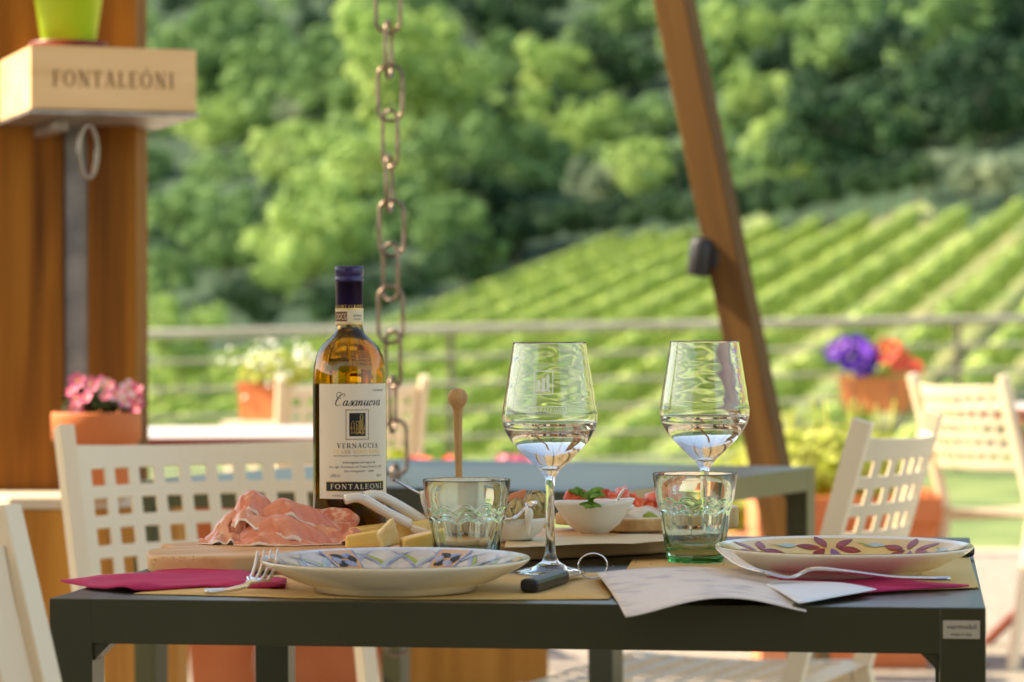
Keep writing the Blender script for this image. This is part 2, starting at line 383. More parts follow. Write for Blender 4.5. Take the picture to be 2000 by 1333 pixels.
SERIF = {
 'I': (.42, V(.21)),
 'F': (.66, V(.2) + [((.2, .965), (.6, .965), .07), ((.2, .5), (.48, .5), .07), ((.59, .98), (.59, .78), .06), ((.48, .6), (.48, .4), .06)]),
 'E': (.70, V(.2) + [((.2, .965), (.62, .965), .07), ((.2, .5), (.5, .5), .07), ((.2, .035), (.64, .035), .07), ((.61, .98), (.61, .8), .06), ((.63, .02), (.63, .22), .06), ((.5, .6), (.5, .4), .06)]),
 'L': (.66, V(.2) + [((.2, .035), (.6, .035), .07), ((.6, .02), (.6, .25), .06)]),
 'T': (.74, V(.37)[:2] + [((.05, .965), (.69, .965), .07), ((.06, .98), (.06, .78), .06), ((.68, .98), (.68, .78), .06)]),
 'N': (.90, [((.18, 0), (.18, 1), TN), ((.72, 0), (.72, 1), TN), ((.16, 1), (.74, 0), TH), ((.02, .97), (.26, .97), .06), ((.04, .03), (.32, .03), .06), ((.58, .97), (.86, .97), .06)]),
 'A': (.84, [((.14, 0), (.42, 1), TN), ((.42, 1), (.70, 0), TH), ((.2, .33), (.62, .33), .06), ((0, .03), (.27, .03), .06), ((.56, .03), (.84, .03), .06)]),
 'V': (.84, [((.14, 1), (.42, 0), TH), ((.42, 0), (.70, 1), TN), ((0, .97), (.28, .97), .06), ((.57, .97), (.84, .97), .06)]),
 'M': (1.02, [((.16, 0), (.2, 1), TN), ((.2, 1), (.5, .08), TH), ((.5, .08), (.82, 1), TN), ((.84, 0), (.82, 1), TH), ((.04, .03), (.28, .03), .06), ((.72, .03), (.98, .03), .06)]),
 'O': (.94, [(arc(.47, .5, .36, .47, 0, 360, 30), rw(0, 360, 30))]),
 'C': (.84, [(arc(.47, .5, .36, .47, 40, 320, 26), rw(40, 320, 26)), ((.76, .98), (.76, .70), .06)]),
 'G': (.90, [(arc(.47, .5, .36, .47, 40, 330, 26), rw(40, 330, 26)), ((.76, .98), (.76, .70), .06), ((.76, .05), (.76, .42), .14), ((.6, .42), (.9, .42), .06)]),
 'R': (.84, V(.2) + [(arc(.42, .73, .2, .24, -90, 90, 12), rw(-90, 90, 12)), ((.2, .965), (.42, .965), .06), ((.2, .49), (.42, .49), .06), ((.38, .49), (.74, .02), TH), ((.66, .03), (.84, .03), .06)]),
 'D': (.88, V(.2) + [(arc(.38, .5, .40, .465, -90, 90, 18), rw(-90, 90, 18)), ((.2, .965), (.38, .965), .06), ((.2, .035), (.38, .035), .06)]),
 'S': (.62, [([(.52, .82), (.42, .95), (.25, .96), (.12, .86), (.12, .70), (.24, .58), (.42, .46), (.5, .3), (.46, .12), (.32, .03), (.16, .06), (.07, .2)], [.06, .06, .07, .1, .14, .18, .18, .14, .1, .07, .06, .06]), ((.53, .98), (.53, .74), .05), ((.06, .02), (.06, .26), .05)]),
 ' ': (.4, []),
}
SERIF['\u00d3'] = (SERIF['O'][0], SERIF['O'][1] + [((.42, 1.08), (.60, 1.28), .09)])
def serif(text, x0, x1, y0, h, fn, mb, m, wt=1.0, sp=.12):
    "serif capitals fitted between x0 and x1"
    W = sum(SERIF[c][0] + sp for c in text) - sp
    k = (x1 - x0) / W; x = 0
    for c in text:
        w, st = SERIF[c]
        for s_ in st:
            if len(s_) == 3: pts = [s_[0], s_[1]]; ww = s_[2]
            else: pts, ww = s_
            hs = (h + k) / 2
            w2 = [a * hs * wt for a in ww] if isinstance(ww, list) else ww * hs * wt
            q = [(x0 + (x + p[0]) * k, y0 + p[1] * h) for p in pts]
            if len(q) == 2: q = [q[0], ((q[0][0] + q[1][0]) / 2, (q[0][1] + q[1][1]) / 2), q[1]]
            stroke(q, w2, fn, mb, m)
        x += w + sp
def sans(text, cx, y0, size, fn, mb, m, shear=0, fit=None, align='CENTER'):
    "text in Blender's own font turned into flat faces"
    cu = bpy.data.curves.new('t', 'FONT'); cu.body = text; cu.size = 1; cu.resolution_u = 2
    ob = bpy.data.objects.new('t', cu); COL.objects.link(ob); bpy.context.view_layer.update()
    me = bpy.data.meshes.new_from_object(ob.evaluated_get(bpy.context.evaluated_depsgraph_get()))
    xs = [v.co.x for v in me.vertices]; w = max(xs) - min(xs); mn = min(xs)
    k = fit / w if fit else size; x0 = cx - (w * k / 2 if align == 'CENTER' else 0)
    mb.add([fn(x0 + (v.co.x - mn) * k + shear * v.co.y * size, y0 + v.co.y * size) for v in me.vertices], [tuple(p.vertices) for p in me.polygons], m, False)
    bpy.data.objects.remove(ob); bpy.data.curves.remove(cu); bpy.data.meshes.remove(me)

# ================================================================== SETTING
def leaf_cards(b, cen, rad, n, size, m, seed=0, up=.3, asp=1.6, tip=True):
    rnd = random.Random(seed)
    for _ in range(n):
        while True:
            q = Vector((rnd.uniform(-1, 1), rnd.uniform(-1, 1), rnd.uniform(-1, 1)))
            if .02 < q.length < 1: break
        c = Vector((cen[0] + q.x * rad[0], cen[1] + q.y * rad[1], cen[2] + q.z * rad[2]))
        nrm = (q.normalized() + Vector((rnd.uniform(-.7, .7), rnd.uniform(-.7, .7), rnd.uniform(-.3, .7) + up))).normalized()
        t = nrm.cross(Vector((rnd.uniform(-1, 1), rnd.uniform(-1, 1), rnd.uniform(-1, 1)))).normalized(); bt = nrm.cross(t)
        s = size * rnd.uniform(.6, 1.25)
        b.add([c - t * s * asp / 2, c + bt * s / 2 + nrm * s * .12, c + t * s * asp / 2, c - bt * s / 2 + nrm * s * .12], [(0, 1, 2, 3)], m, False)
def yedge(px):
    pts = [(-900, 112), (800, 115), (900, 126), (1000, 147), (1150, 150), (1400, 140), (1700, 128), (2000, 118), (2600, 112)]
    if px <= pts[0][0]: return pts[0][1]
    for (a, va), (b, vb) in zip(pts, pts[1:]):
        if px <= b: return va + (vb - va) * (px - a) / (b - a)
    return pts[-1][1]
def ground_z(x, y):
    pl = .32 + .175 * (x + 4.1) + .081 * (y - 115)
    ye = yedge(1000 + x / max(y, 1) * FPX)
    if y > ye: pl += .10 * (y - ye) + .0006 * (y - ye) ** 2
    if x < -20: pl += .02 * (-20 - x)
    t = max(0, min(1, (y - 21) / 24)); t = t * t * (3 - 2 * t)
    return -.03 * (1 - t) + pl * t
def terrain():
    vs, fs, mi = [], [], []
    xs = [-260 + 6.5 * i for i in range(81)]; ys = [-40, -20, 0, 10, 18] + [21 + 3 * i for i in range(120)]
    for y in ys:
        for x in xs: vs.append((x, y, ground_z(x, y) + (.12 * noise.noise(Vector((x * .05, y * .05, 0))) if y > 45 else 0)))
    W = len(xs)
    for j in range(len(ys) - 1):
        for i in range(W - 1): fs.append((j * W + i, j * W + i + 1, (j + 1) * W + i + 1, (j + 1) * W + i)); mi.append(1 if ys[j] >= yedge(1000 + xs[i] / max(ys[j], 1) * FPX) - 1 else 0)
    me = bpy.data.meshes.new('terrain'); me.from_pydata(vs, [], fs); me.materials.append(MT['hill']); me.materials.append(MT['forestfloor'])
    me.polygons.foreach_set('material_index', mi); me.polygons.foreach_set('use_smooth', [True] * len(fs))
    return tag(link('terrain', me), kind='structure')
terrain()
b = MB(); b.grid(lambda u, v: Vector((-9 + 22 * u, -6 + 18.3 * v, .004 * noise.noise(Vector((u * 40, v * 40, 0))))), 40, 40, 'gravel'); tag(b.obj('gravel_ground', uv=None), kind='structure')
b = MB(); b.grid(lambda u, v: Vector((-14 + 32 * u, 12.45 + 9.5 * v, -.004 + .03 * noise.noise(Vector((u * 20, v * 9, 0))))), 60, 30, 'lawn'); tag(b.obj('lawn', uv=None), kind='structure')
b = MB(); b.box(-9, 13, 12.3, 12.45, -.1, .02, 'kerb', bev=.01); tag(b.obj('kerb'), kind='structure')
# unseen wall and awning, added to cut front light and shade the tables
b = MB(); b.box(-4, 3, -3.2, -3.0, 0, 3.0, 'wall'); tag(b.obj('shade_wall'), 'unseen dark wall added behind the camera to cut front light', 'wall')
b = MB(); b.box(-6.7, -6.3, -2, 9, 0, 1.7, 'forestfloor')  # leafy block added out of view to keep glare off the bottle
hd = tag(b.obj('added_hedge'), 'unseen dark hedge bordering the terrace on its left side', 'added_hedge')
b = MB()
for i in range(40): leaf_cards(b, (-6.5, -1.9 + i * .275, .95), (.33, .2, .95), 70, .09, 'lf_mid', i)
b.obj('leaves', hd)
roof = empty('shade_awning', (0, 0, 0), 0, 'unseen cream canvas awning on timber rafters, added to shade the near terrace', 'roof')  # added out of view: casts the shade and gives warm fill
b = MB(); b.box(-5.6, .3, -.6, 4.34, 2.80, 2.803, 'canvas'); b.obj('shade_canvas', roof)
for i in range(6):
    b = MB(); b.box(-3.8 + i * .9, -3.72 + i * .9, -.55, 4.34, 2.66, 2.797, 'roofwood', bev=.004); b.obj('rafter', roof)

b = MB(); b.box(-5.6, .3, 4.345, 4.45, 2.74, 2.83, 'zinc', bev=.01); b.obj('gutter', roof)
b = MB(); b.box(-1.25, -1.13, 4.455, 5.34, 2.661, 2.74, 'roofwood', bev=.004); b.obj('beam', roof)
# ------------------------------------------------------------------ tables
def make_table(name, loc, rz, w, d, label, cat='table', m='table', zt=.75, feet=True):
    t = empty(name, (loc[0], loc[1], 0), rz, label, cat)
    L = .038; a0 = zt
    b = MB(); b.box(-w / 2 + L - .0005, w / 2 - L + .0005, -d / 2 + L - .0005, d / 2 - L + .0005, zt - .012, zt - .0003, m, bev=.0006); b.obj('tabletop', t)
    for s in (-1, 1):
        b = MB(); b.box(-w / 2 + L - .003, w / 2 - L + .003, s * (d / 2 - .0003) - (L if s > 0 else 0), s * (d / 2 - .0003) + (L if s < 0 else 0), zt - .0385, a0 - .0002, m, bev=.0008); b.obj('apron', t)
        b = MB(); b.box(s * (w / 2 - .0003) - (L if s > 0 else 0), s * (w / 2 - .0003) + (L if s < 0 else 0), -d / 2 + L - .003, d / 2 - L + .003, zt - .0384, a0 - .0003, m, bev=.0008); b.obj('apron', t)
    for sx in (-1, 1):
        for sy in (-1, 1):
            b = MB()
            cx, cy = sx * (w / 2 - L / 2), sy * (d / 2 - L / 2)
            b.box(cx - L / 2, cx + L / 2, cy - L / 2, cy + L / 2, .008, a0, m, bev=.0012)
            # cut corner web
            q = [(0, 0), (.016, 0), (0, -.016)]
            xf = Matrix.Translation((cx - sx * (L / 2 - .0005), cy - L / 2 + .004, zt - .0383)) @ Matrix.Scale(-sx, 4, (1, 0, 0)) @ Matrix.Rotation(R(90), 4, 'X')
            b.prism(q, -.03, 0, m, xf)
            if feet: b.box(cx - L / 2 + .003, cx + L / 2 - .003, cy - L / 2 + .003, cy + L / 2 - .003, 0, .008, 'black')
            b.obj('leg', t)
    return t
A = T(99, 1168); B_ = T(1926, 1189)
TH_ = R(8.2)
wv = Vector((math.cos(TH_), -math.sin(TH_), 0)); dv = Vector((math.sin(TH_), math.cos(TH_), 0))
W1 = (B_ - A).dot(wv); D1 = .80
mid = (A + B_) / 2
c1 = mid + dv * D1 / 2
front = make_table('dining_table', c1, -TH_, W1, D1, 'olive green metal table laid with food, wine and plates, nearest table')
# maker's sticker on the front apron
sx_ = (T(1878, 1189) - mid).dot(wv)
b = MB(); b.box(sx_ - .015, sx_ + .015, -D1 / 2 - .0012, -D1 / 2 + .0019, .7245, .7395, 'stickerm', bev=.0003)
fn = lambda u, v: Vector((sx_ + u, -D1 / 2 - .0014, .732 + v))
sans('vermobil', 0, .0005, .0062, fn, b, 'ink', fit=.024); sans('made in italy', 0, -.005, .004, fn, b, 'ink', fit=.017)
b.obj('sticker', front)
yaw2 = R(26.5)
n2 = T(1204, 962); rv = Vector((math.sin(yaw2), math.cos(yaw2), 0)); lv = Vector((-math.cos(yaw2), math.sin(yaw2), 0))
c2 = n2 + rv * .405 + lv * .41
rear = make_table('dining_table', c2, yaw2 - 0 and -(math.pi / 2 - yaw2) + math.pi / 2 * 0, .81, .82, 'empty olive green metal table behind the laid table')
rear.rotation_euler.z = math.atan2(-lv.y, -lv.x)
rear.location = (c2.x, c2.y, 0)

# ------------------------------------------------------------------ chairs
PW = .215   # half distance of the back posts
def panel_mesh(cols, rows, x0, pitch, hole, mx, y0, pz, hz, my, mat_, fn):
    "plate with square holes: cells given by edges; fn maps (u, v)"
    us = [-x0]; 
    c0 = -(cols - 1) * pitch / 2
    for c in range(cols): us += [c0 + c * pitch - hole / 2, c0 + c * pitch + hole / 2]
    us.append(x0)
    vs_ = [0]
    for r in range(rows): vs_ += [my + r * pz, my + r * pz + hz]
    vs_.append(my + (rows - 1) * pz + hz + y0)
    verts = []; faces = []
    for u in us:
        for v in vs_: verts.append(fn(u, v, vs_[-1]))
    n = len(vs_)
    for i in range(len(us) - 1):
        for j in range(n - 1):
            if i % 2 == 1 and j % 2 == 1: continue
            faces.append((i * n + j, (i + 1) * n + j, (i + 1) * n + j + 1, i * n + j + 1))
    b = MB(); b.add(verts, faces, mat_, False); return b
def make_chair():
    t = empty('garden_chair')
    # back posts / rear legs
    for s in (-1, 1):
        path = [(s * .20, .27, 0), (s * .205, .205, .40), (s * .208, .205, .46), (s * PW, .315, .846)]
        path = smooth_path(path, 6)
        b = MB(); vs = []; fs = []
        for i, p in enumerate(path):
            tt = (path[min(i + 1, len(path) - 1)] - path[max(i - 1, 0)]).normalized(); yy = Vector((1, 0, 0)); dd = tt.cross(yy).normalized()
            for (a, c) in ((-.011, -.015), (.011, -.015), (.011, .015), (-.011, .015)): vs.append(p + yy * a + dd * c)
        k = len(path)
        for i in range(k - 1):
            for j in range(4): fs.append((i * 4 + j, i * 4 + (j + 1) % 4, (i + 1) * 4 + (j + 1) % 4, (i + 1) * 4 + j))
        fs += [(3, 2, 1, 0), tuple((k - 1) * 4 + j for j in range(4))]
        b.add(vs, fs, 'chair', False)
        o = b.obj('rear_leg', t); md = o.modifiers.new('b', 'BEVEL'); md.width = .004; md.segments = 2; md.limit_method = 'ANGLE'; md.angle_limit = R(40)
    for s in (-1, 1):
        b = MB(); b.box(s * .215 - .011, s * .215 + .011, -.235, -.20, 0, .438, 'chair', bev=.003)
        b.obj('front_leg', t)
    for s in (-1, 1):
        b = MB(); b.box(s * .203 - .009, s * .203 + .009, -.199, .185, .405, .436, 'chair', bev=.003); b.obj('seat_rail', t)
    # curved perforated back
    def bf(u, v, H):
        z = .573 + v; k = (z - .46) / .386; y = .205 + .11 * k
        bow = .062 * (1 - (u / PW) ** 2)
        y += bow - .012
        top = .006 * (u / PW) ** 2 * (1 if v > H - .01 else 0)
        return Vector((u * (1 - .0 * v), y, z + top))
    b = panel_mesh(9, 5, PW - .012, .0418, .0242, 0, .030, .0415, .0235, .022, 'chair', bf)
    o = b.obj('backrest', t, uv=None); md = o.modifiers.new('s', 'SOLIDIFY'); md.thickness = .005; md.offset = 0
    md = o.modifiers.new('b', 'BEVEL'); md.width = .0012; md.segments = 1; md.limit_method = 'ANGLE'; md.angle_limit = R(40)
    def sf(u, v, H):
        y = -.235 + v; k = v / H; zz = .444 - .008 * math.sin(math.pi * min(1, k * 1.1)) - .012 * max(0, 1 - k * 14) ** 2
        return Vector((u * (1.0 - .07 * k), y, zz))
    b = panel_mesh(9, 8, .232, .046, .027, 0, .045, .048, .031, .04, 'chair', sf)
    o = b.obj('seat', t, uv=None); md = o.modifiers.new('s', 'SOLIDIFY'); md.thickness = .0011; md.offset = 0
    return t
chair0 = make_chair(); index_kids()
first = [True]
def place_chair(x, y, fx, fy, label, group='cream metal garden chairs with square holes'):
    c = chair0 if first[0] else copy_tree(chair0); first[0] = False
    c.location = (x, y, 0); c.rotation_euler = (0, 0, math.atan2(fx, -fy))
    tag(c, label, 'chair', group); return c
def chair_from_back(pa, pb, ztop, sgn, label, extra=0):
    "pa, pb: world points of the two post tops; sgn picks which side the sitter faces"
    w = (pb - pa); w.z = 0; w.normalize(); f = Vector((w.y, -w.x, 0)) * sgn
    m = (pa + pb) / 2; o = m + f * .315
    return place_chair(o.x, o.y, f.x, f.y, label)
# chair on the far side of the laid table, facing the camera and to the right
f = Vector((math.sin(R(28)), -math.cos(R(28)), 0)); w = Vector((math.cos(R(28)), math.sin(R(28)), 0))
pl = P(124, 832, 4.02); o = pl + w * PW + f * .315
place_chair(o.x, o.y, f.x, f.y, 'cream perforated metal chair behind the wine bottle, facing the laid table')
# chair at the right, seen from its side
pl = P(1686, 806, 4.16); f = Vector((-math.cos(R(22)), math.sin(R(22)), 0)); w = Vector((-f.y * -1, f.x * -1, 0)); w = Vector((f.y, -f.x, 0))
o = pl + w * PW + f * .315
place_chair(o.x, o.y, f.x, f.y, 'cream perforated chair turned sideways behind the yellow plate')
# near chair, out of focus at the lower left
pl = P(-6, 1010, 2.14); f = Vector((1, -.5, 0)).normalized(); w = Vector((f.y, -f.x, 0))
o = pl + w * PW + f * .315
place_chair(o.x, o.y, f.x, f.y, 'blurred cream chair with only its back post showing at the lower left corner')
# far chair at the right
pl = P(1782, 742, 8.5); f = Vector((.88, .475, 0)).normalized(); w = Vector((f.y, -f.x, 0))
o = pl + w * PW + f * .315
place_chair(o.x, o.y, f.x, f.y, 'white looking chair beside the red brown table under the railing')
# far chair hidden by bottle, back towards us
pl = P(548, 757, 8.3); f = Vector((-.25, .97, 0)).normalized(); w = Vector((f.y, -f.x, 0))
o = pl + w * PW + f * .315
place_chair(o.x, o.y, f.x, f.y, 'pale chair at the far table, seen between bottle and hanging chain')

# ------------------------------------------------------------------ far red-brown tables
def red_table(loc, rz, w, d, label):
    t = empty('garden_table', (loc[0], loc[1], 0), rz, label, 'table', 'red brown metal garden tables')
    b = MB(); b.box(-w / 2, w / 2, -d / 2, d / 2, .735, .7485, 'redtable', bev=.003); b.box(-w / 2 + .01, w / 2 - .01, -d / 2 + .01, d / 2 - .01, .7490, .7515, 'topsheen', bev=.001); b.obj('tabletop', t)  # pale sheet is painted sheen over the red brown top
    b = MB(); b.box(-w / 2 + .02, w / 2 - .02, -d / 2 + .02, d / 2 - .02, .705, .7345, 'redtable', bev=.003); b.obj('apron', t)
    for s in (-1, 1):
        for k in (-1, 1):
            b = MB(); b.tube(smooth_path([(s * (w / 2 - .06), k * .03, .70), (s * (w / 2 - .16), k * .12, .42), (s * (w / 2 - .2), k * .2, .2), (s * (w / 2 - .08), k * (d / 2 - .05), 0)], 5), .016, 'redtable'); b.obj('leg', t)
    return t
q = T(285, 858); q2 = T(640, 852)
red_table((P(700, 800, q.y + .42).x - .64, q.y + .42, 0), R(2), 1.25, .8, 'red brown metal table with sheen painted pale on its top at the left, by the white flowers')
q = T(1962, 800)
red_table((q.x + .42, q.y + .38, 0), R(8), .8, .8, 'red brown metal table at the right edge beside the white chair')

# ------------------------------------------------------------------ timber post with crate
YP = 5.2
def px2(px, Y): return P(px, 650, Y).x
post = empty('timber_post', (px2(80, YP), YP, 0), 0, 'orange brown double timber post with grey steel plate in its gap', 'post')
X0 = post.location.x
b = MB(); b.box(px2(-150, YP) - X0, px2(124, YP) - X0, 0, .16, 0, 2.66, 'post', bev=.006); b.obj('timber', post)
b = MB(); b.box(px2(171, YP) - X0, px2(268, YP) - X0, 0, .16, 0, 2.66, 'post', bev=.006); b.obj('timber', post)
b = MB(); b.box(px2(124.5, YP) - X0, px2(170.5, YP) - X0, .012, .14, .85, P(0, 205, YP).z, 'steel', bev=.002); b.obj('steel_plate', post)
b = MB(); b.box(px2(124.5, YP) - X0, px2(170.5, YP) - X0, .05, .14, P(0, 200, YP).z, 2.66, 'post'); b.obj('filler_block', post)
# octagonal wooden casing at its foot
cb = empty('wooden_planter_box', (px2(150, 5.2), 5.17, 0), 0, 'eight sided wooden casing around the foot of the timber post', 'planter box')
r8 = .212; poly = [(r8 * math.cos(R(22.5 + 45 * i)), r8 * math.sin(R(22.5 + 45 * i))) for i in range(8)]
zb = P(100, 972, 4.98).z
b = MB(); b.prism(poly, 0, zb - .02, 'cabinet', bev=.003); b.obj('box', cb)
poly2 = [(x * 1.03, y * 1.03) for x, y in poly]
b = MB(); b.prism(poly2, zb - .0195, zb, 'trim', bev=.002); b.obj('rim', cb)
# crate on bracket
YC = 4.9
pc = P(60, 212, YC); xf0 = R(20)
crate = empty('wine_crate', pc, xf0, 'pale wooden wine crate lettered in brown, fixed high on the post', 'crate')
cw = .292; chh = (212 - 88) / 5556 * YC; cdp = .33
fnp = []
b = MB(); b.box(0, cw, 0, .009, 0, chh, 'crate', bev=.0012)
serif('FONTALE\u00d3NI', .037, cw - .04, chh * .36, chh * .26, lambda u, v: Vector((u, -.0006, v)), b, 'crateink', .95, .16)
b.obj('front_board', crate)
b = MB(); b.box(0, .009, .0095, cdp - .0095, 0, chh - .0008, 'crate', bev=.001); b.obj('side_board', crate)
b = MB(); b.box(cw - .009, cw, .0095, cdp - .0095, 0, chh - .0008, 'crate', bev=.001); b.obj('side_board', crate)
b = MB(); b.box(0, cw, cdp - .009, cdp, 0, chh, 'crate', bev=.001); b.obj('back_board', crate)
b = MB(); b.box(.0095, cw - .0095, .0095, cdp - .0095, chh - .012, chh - .003, 'crate'); b.obj('lid', crate)
b = MB(); b.box(.0095, cw - .0095, .0095, cdp - .0095, .001, .007, 'crate'); b.obj('bottom_board', crate)
br = empty('shelf_bracket', pc, xf0, 'thin grey steel shelf carrying the wine crate, with a ring', 'bracket')
b = MB(); b.box(-.006, cw + .004, -.004, cdp + .0, -.009, -.002, 'zinc', bev=.001); b.obj('shelf_plate', br)
b = MB(); b.box(.060, .085, .10, .36, -.030, -.0095, 'zinc', bev=.002); b.obj('arm', br)
rc = P(172, 296, YC + .05) - pc; rc.rotate(Matrix.Rotation(-xf0, 3, 'Z'))
b = MB(); b.tube([rc + Vector((.017 * math.cos(a), .006 * math.cos(a), .046 * math.sin(a))) for a in [2 * math.pi * i / 28 for i in range(28)]], .0042, 'ring', closed=True); b.obj('ring', br)
# lime pot with saucer on the crate
pp = P(134, 84, YC + .1); zc_ = pc.z + chh + .0005
pot = empty('flower_pot', (pp.x, pp.y, zc_), 0, 'lime green plastic pot on a dark red saucer on top of the crate', 'flower pot')
b = MB(); b.lathe([(0, 0), (.058, 0), (.066, .004), (.069, .012), (.066, .012), (.062, .006), (0, .006)], 'saucer'); b.obj('saucer', pot)
b = MB(); b.lathe([(0, .0065), (.044, .0065), (.047, .010), (.060, .095), (.064, .096), (.067, .13), (.063, .13), (.058, .10), (.055, .10), (0, .10)], 'lime', 48); b.obj('pot', pot)
b = MB(); leaf_cards(b, (0, 0, .17), (.075, .07, .06), 130, .03, 'lf_mid', 3); b.obj('leaves', pot)
# ------------------------------------------------------------------ begonia pot
def flower(b, c, nrm, r, m, m2=None, petals=5, cup=.35, eye='yellowc'):
    nrm = Vector(nrm).normalized(); t = nrm.cross(Vector((.3, .2, 1))).normalized(); bt = nrm.cross(t); c = Vector(c)
    for i in range(petals):
        a = 2 * math.pi * i / petals
        d = t * math.cos(a) + bt * math.sin(a); s_ = t * -math.sin(a) + bt * math.cos(a)
        w = r * 1.9 / petals * 1.25
        pts = [c, c + d * r * .45 + s_ * w * .8 + nrm * r * cup * .3, c + d * r * .85 + s_ * w * .7 + nrm * r * cup * .8, c + d * r + nrm * r * cup,
               c + d * r * .85 - s_ * w * .7 + nrm * r * cup * .8, c + d * r * .45 - s_ * w * .8 + nrm * r * cup * .3, c + d * r * .6 + nrm * r * cup * .25]
        b.add(pts, [(0, 1, 6), (1, 2, 6), (2, 3, 6), (3, 4, 6), (4, 5, 6), (5, 0, 6)], m if (m2 is None or i % 2) else m2, True)
    b.blob(c + nrm * r * .12, r * .2, eye, 1)
pb = P(189, 950, 4.98)
beg = empty('potted_begonia', (pb.x, pb.y, zb + .0005), 0, 'terracotta pot of pink begonias standing in front of the timber post', 'potted plant')
hp = P(0, 806, 4.98).z - zb; rp = 88 / 5556 * 4.98
b = MB(); b.lathe([(0, 0), (rp * .68, 0), (rp * .72, .004), (rp * .90, hp * .66), (rp * .99, hp * .67), (rp, hp * .97), (rp * .98, hp), (rp * .92, hp), (rp * .88, hp * .85), (0, hp * .84)], 'terra', 56); b.obj('pot', beg)
b = MB(); leaf_cards(b, (.008, 0, hp + .018), (rp * .85, rp * .8, .035), 170, .022, 'lf_dark', 5, .2, 1.3); b.obj('leaves', beg)
rnd = random.Random(11)
for (fx, fy, rr, pale) in [(152, 745, 15, 0), (142, 765, 13, 0), (178, 752, 15, 0), (200, 757, 15, 0), (168, 778, 13, 0), (187, 778, 17, 1), (155, 795, 12, 1), (225, 770, 15, 1), (213, 752, 11, 0), (250, 760, 17, 0), (262, 778, 15, 0), (243, 783, 13, 0), (268, 795, 12, 0), (150, 780, 14, 0), (205, 775, 10, 0), (140, 800, 10, 0), (270, 760, 9, 0)]:
    for kx in range(2):
        q = P(fx + kx * rnd.uniform(-9, 9), fy + kx * rnd.uniform(-8, 8), 4.98 - .045 + rnd.uniform(-.02, .03) + .05 * kx) - beg.location
        b = MB(); flower(b, q, (rnd.uniform(-.6, .6), -1, rnd.uniform(0, .8)), rr * 1.15 / 5556 * 4.98, 'palepink' if pale else 'pink', 'pink' if pale else 'palepink' if rnd.random() < .3 else None, 5); b.obj('blossom', beg)

# ------------------------------------------------------------------ hanging chain
ch = empty('hanging_chain', P(756, 0, 4.4), 0, 'long rusty steel chain hanging down behind the wine bottle', 'chain')
base = ch.location.copy()
cens = [(758, 10, 0), (759, 97, 1), (762, 182, 0), (762, 272, 2), (760, 358, 1), (765, 445, 0), (763, 532, 2), (763, 615, 0), (768, 702, 2), (767, 790, 1), (771, 875, 0), (772, 962, 1), (773, 1050, 0), (774, 1138, 1), (775, 1225, 0), (756, -75, 1), (756, -162, 0), (755, -250, 1), (755, -338, 0), (755, -425, 1), (754, -512, 0), (754, -600, 1), (753, -688, 0), (753, -776, 1), (752, -864, 0), (752, -952, 1), (752, -1040, 0), (751, -1128, 1), (751, -1216, 0), (750, -1304, 1), (750, -1392, 0)]
for (cx, cy, k) in cens:
    p = P(cx, cy, 4.4) - base
    if p.z + base.z > 2.66: continue
    s = 4.4 / 5556; hh = 55 * s; hw = (24 if k != 2 else 19) * s
    a0 = {0: R(8), 1: R(78), 2: R(-38)}[k]
    pts = []
    for i in range(32):
        a = 2 * math.pi * i / 32
        x = hw * math.cos(a); z = (hh - hw) * (1 if math.sin(a) > 0 else -1) + hw * math.sin(a)
        if abs(math.sin(a)) < 1e-6: z = 0
        pts.append(p + Vector((x * math.cos(a0), x * math.sin(a0), z)))
    b = MB(); b.tube(pts, 3.9 * s, 'chain', 10, closed=True); b.obj('link', ch)
# ------------------------------------------------------------------ leaning beam with lamp and cable
YB = 6.1
t0 = P(1317, 0, YB); t1 = P(1502, 900, YB); dirb = (t1 - t0).normalized()
top = t0 - dirb * ((2.66 - t0.z) / -dirb.z); bot = t0 + dirb * ((t0.z - .0) / -dirb.z)
bm_ = empty('leaning_beam', bot, 0, 'slanting square timber brace rising to the roof at the right', 'beam')
zax = (top - bot).normalized(); xax = Vector((1, -.0, 0)); xax.rotate(Matrix.Rotation(R(-24), 3, 'Z')); yax = zax.cross(xax).normalized(); xax = yax.cross(zax).normalized()
MX = Matrix((xax, yax, zax)).transposed().to_4x4()
b = MB(); b.box(-.036, .036, -.036, .036, 0, (top - bot).length, 'beam', bev=.004)
o = b.obj('timber', bm_); o.matrix_local = MX
lp = P(1368, 502, YB - .02)
lm = empty('outdoor_lamp', lp, 0, 'small dark lamp housing clamped to the leaning timber brace', 'lamp')
LX = Matrix.Rotation(R(7), 4, 'Y')
b = MB(); b.lathe([(0, -.042), (.021, -.042), (.025, -.036), (.026, .028), (.022, .038), (.012, .041), (0, .041)], 'lamp', 24, LX); b.obj('housing', lm)
b = MB(); b.box(.0265, .038, -.012, .012, -.02, .02, 'lamp', LX, .002); b.obj('clamp', lm)
b = MB(); q0 = P(1258, -330, YB + .05); b.tube(smooth_path([q0, P(1262, 0, YB + .05), P(1300, 200, YB + .05), P(1345, 470, YB)], 6), .0013, 'lamp', 6); tag(b.obj('cable'), 'thin grey cable running down beside the leaning brace to the lamp', 'cable')

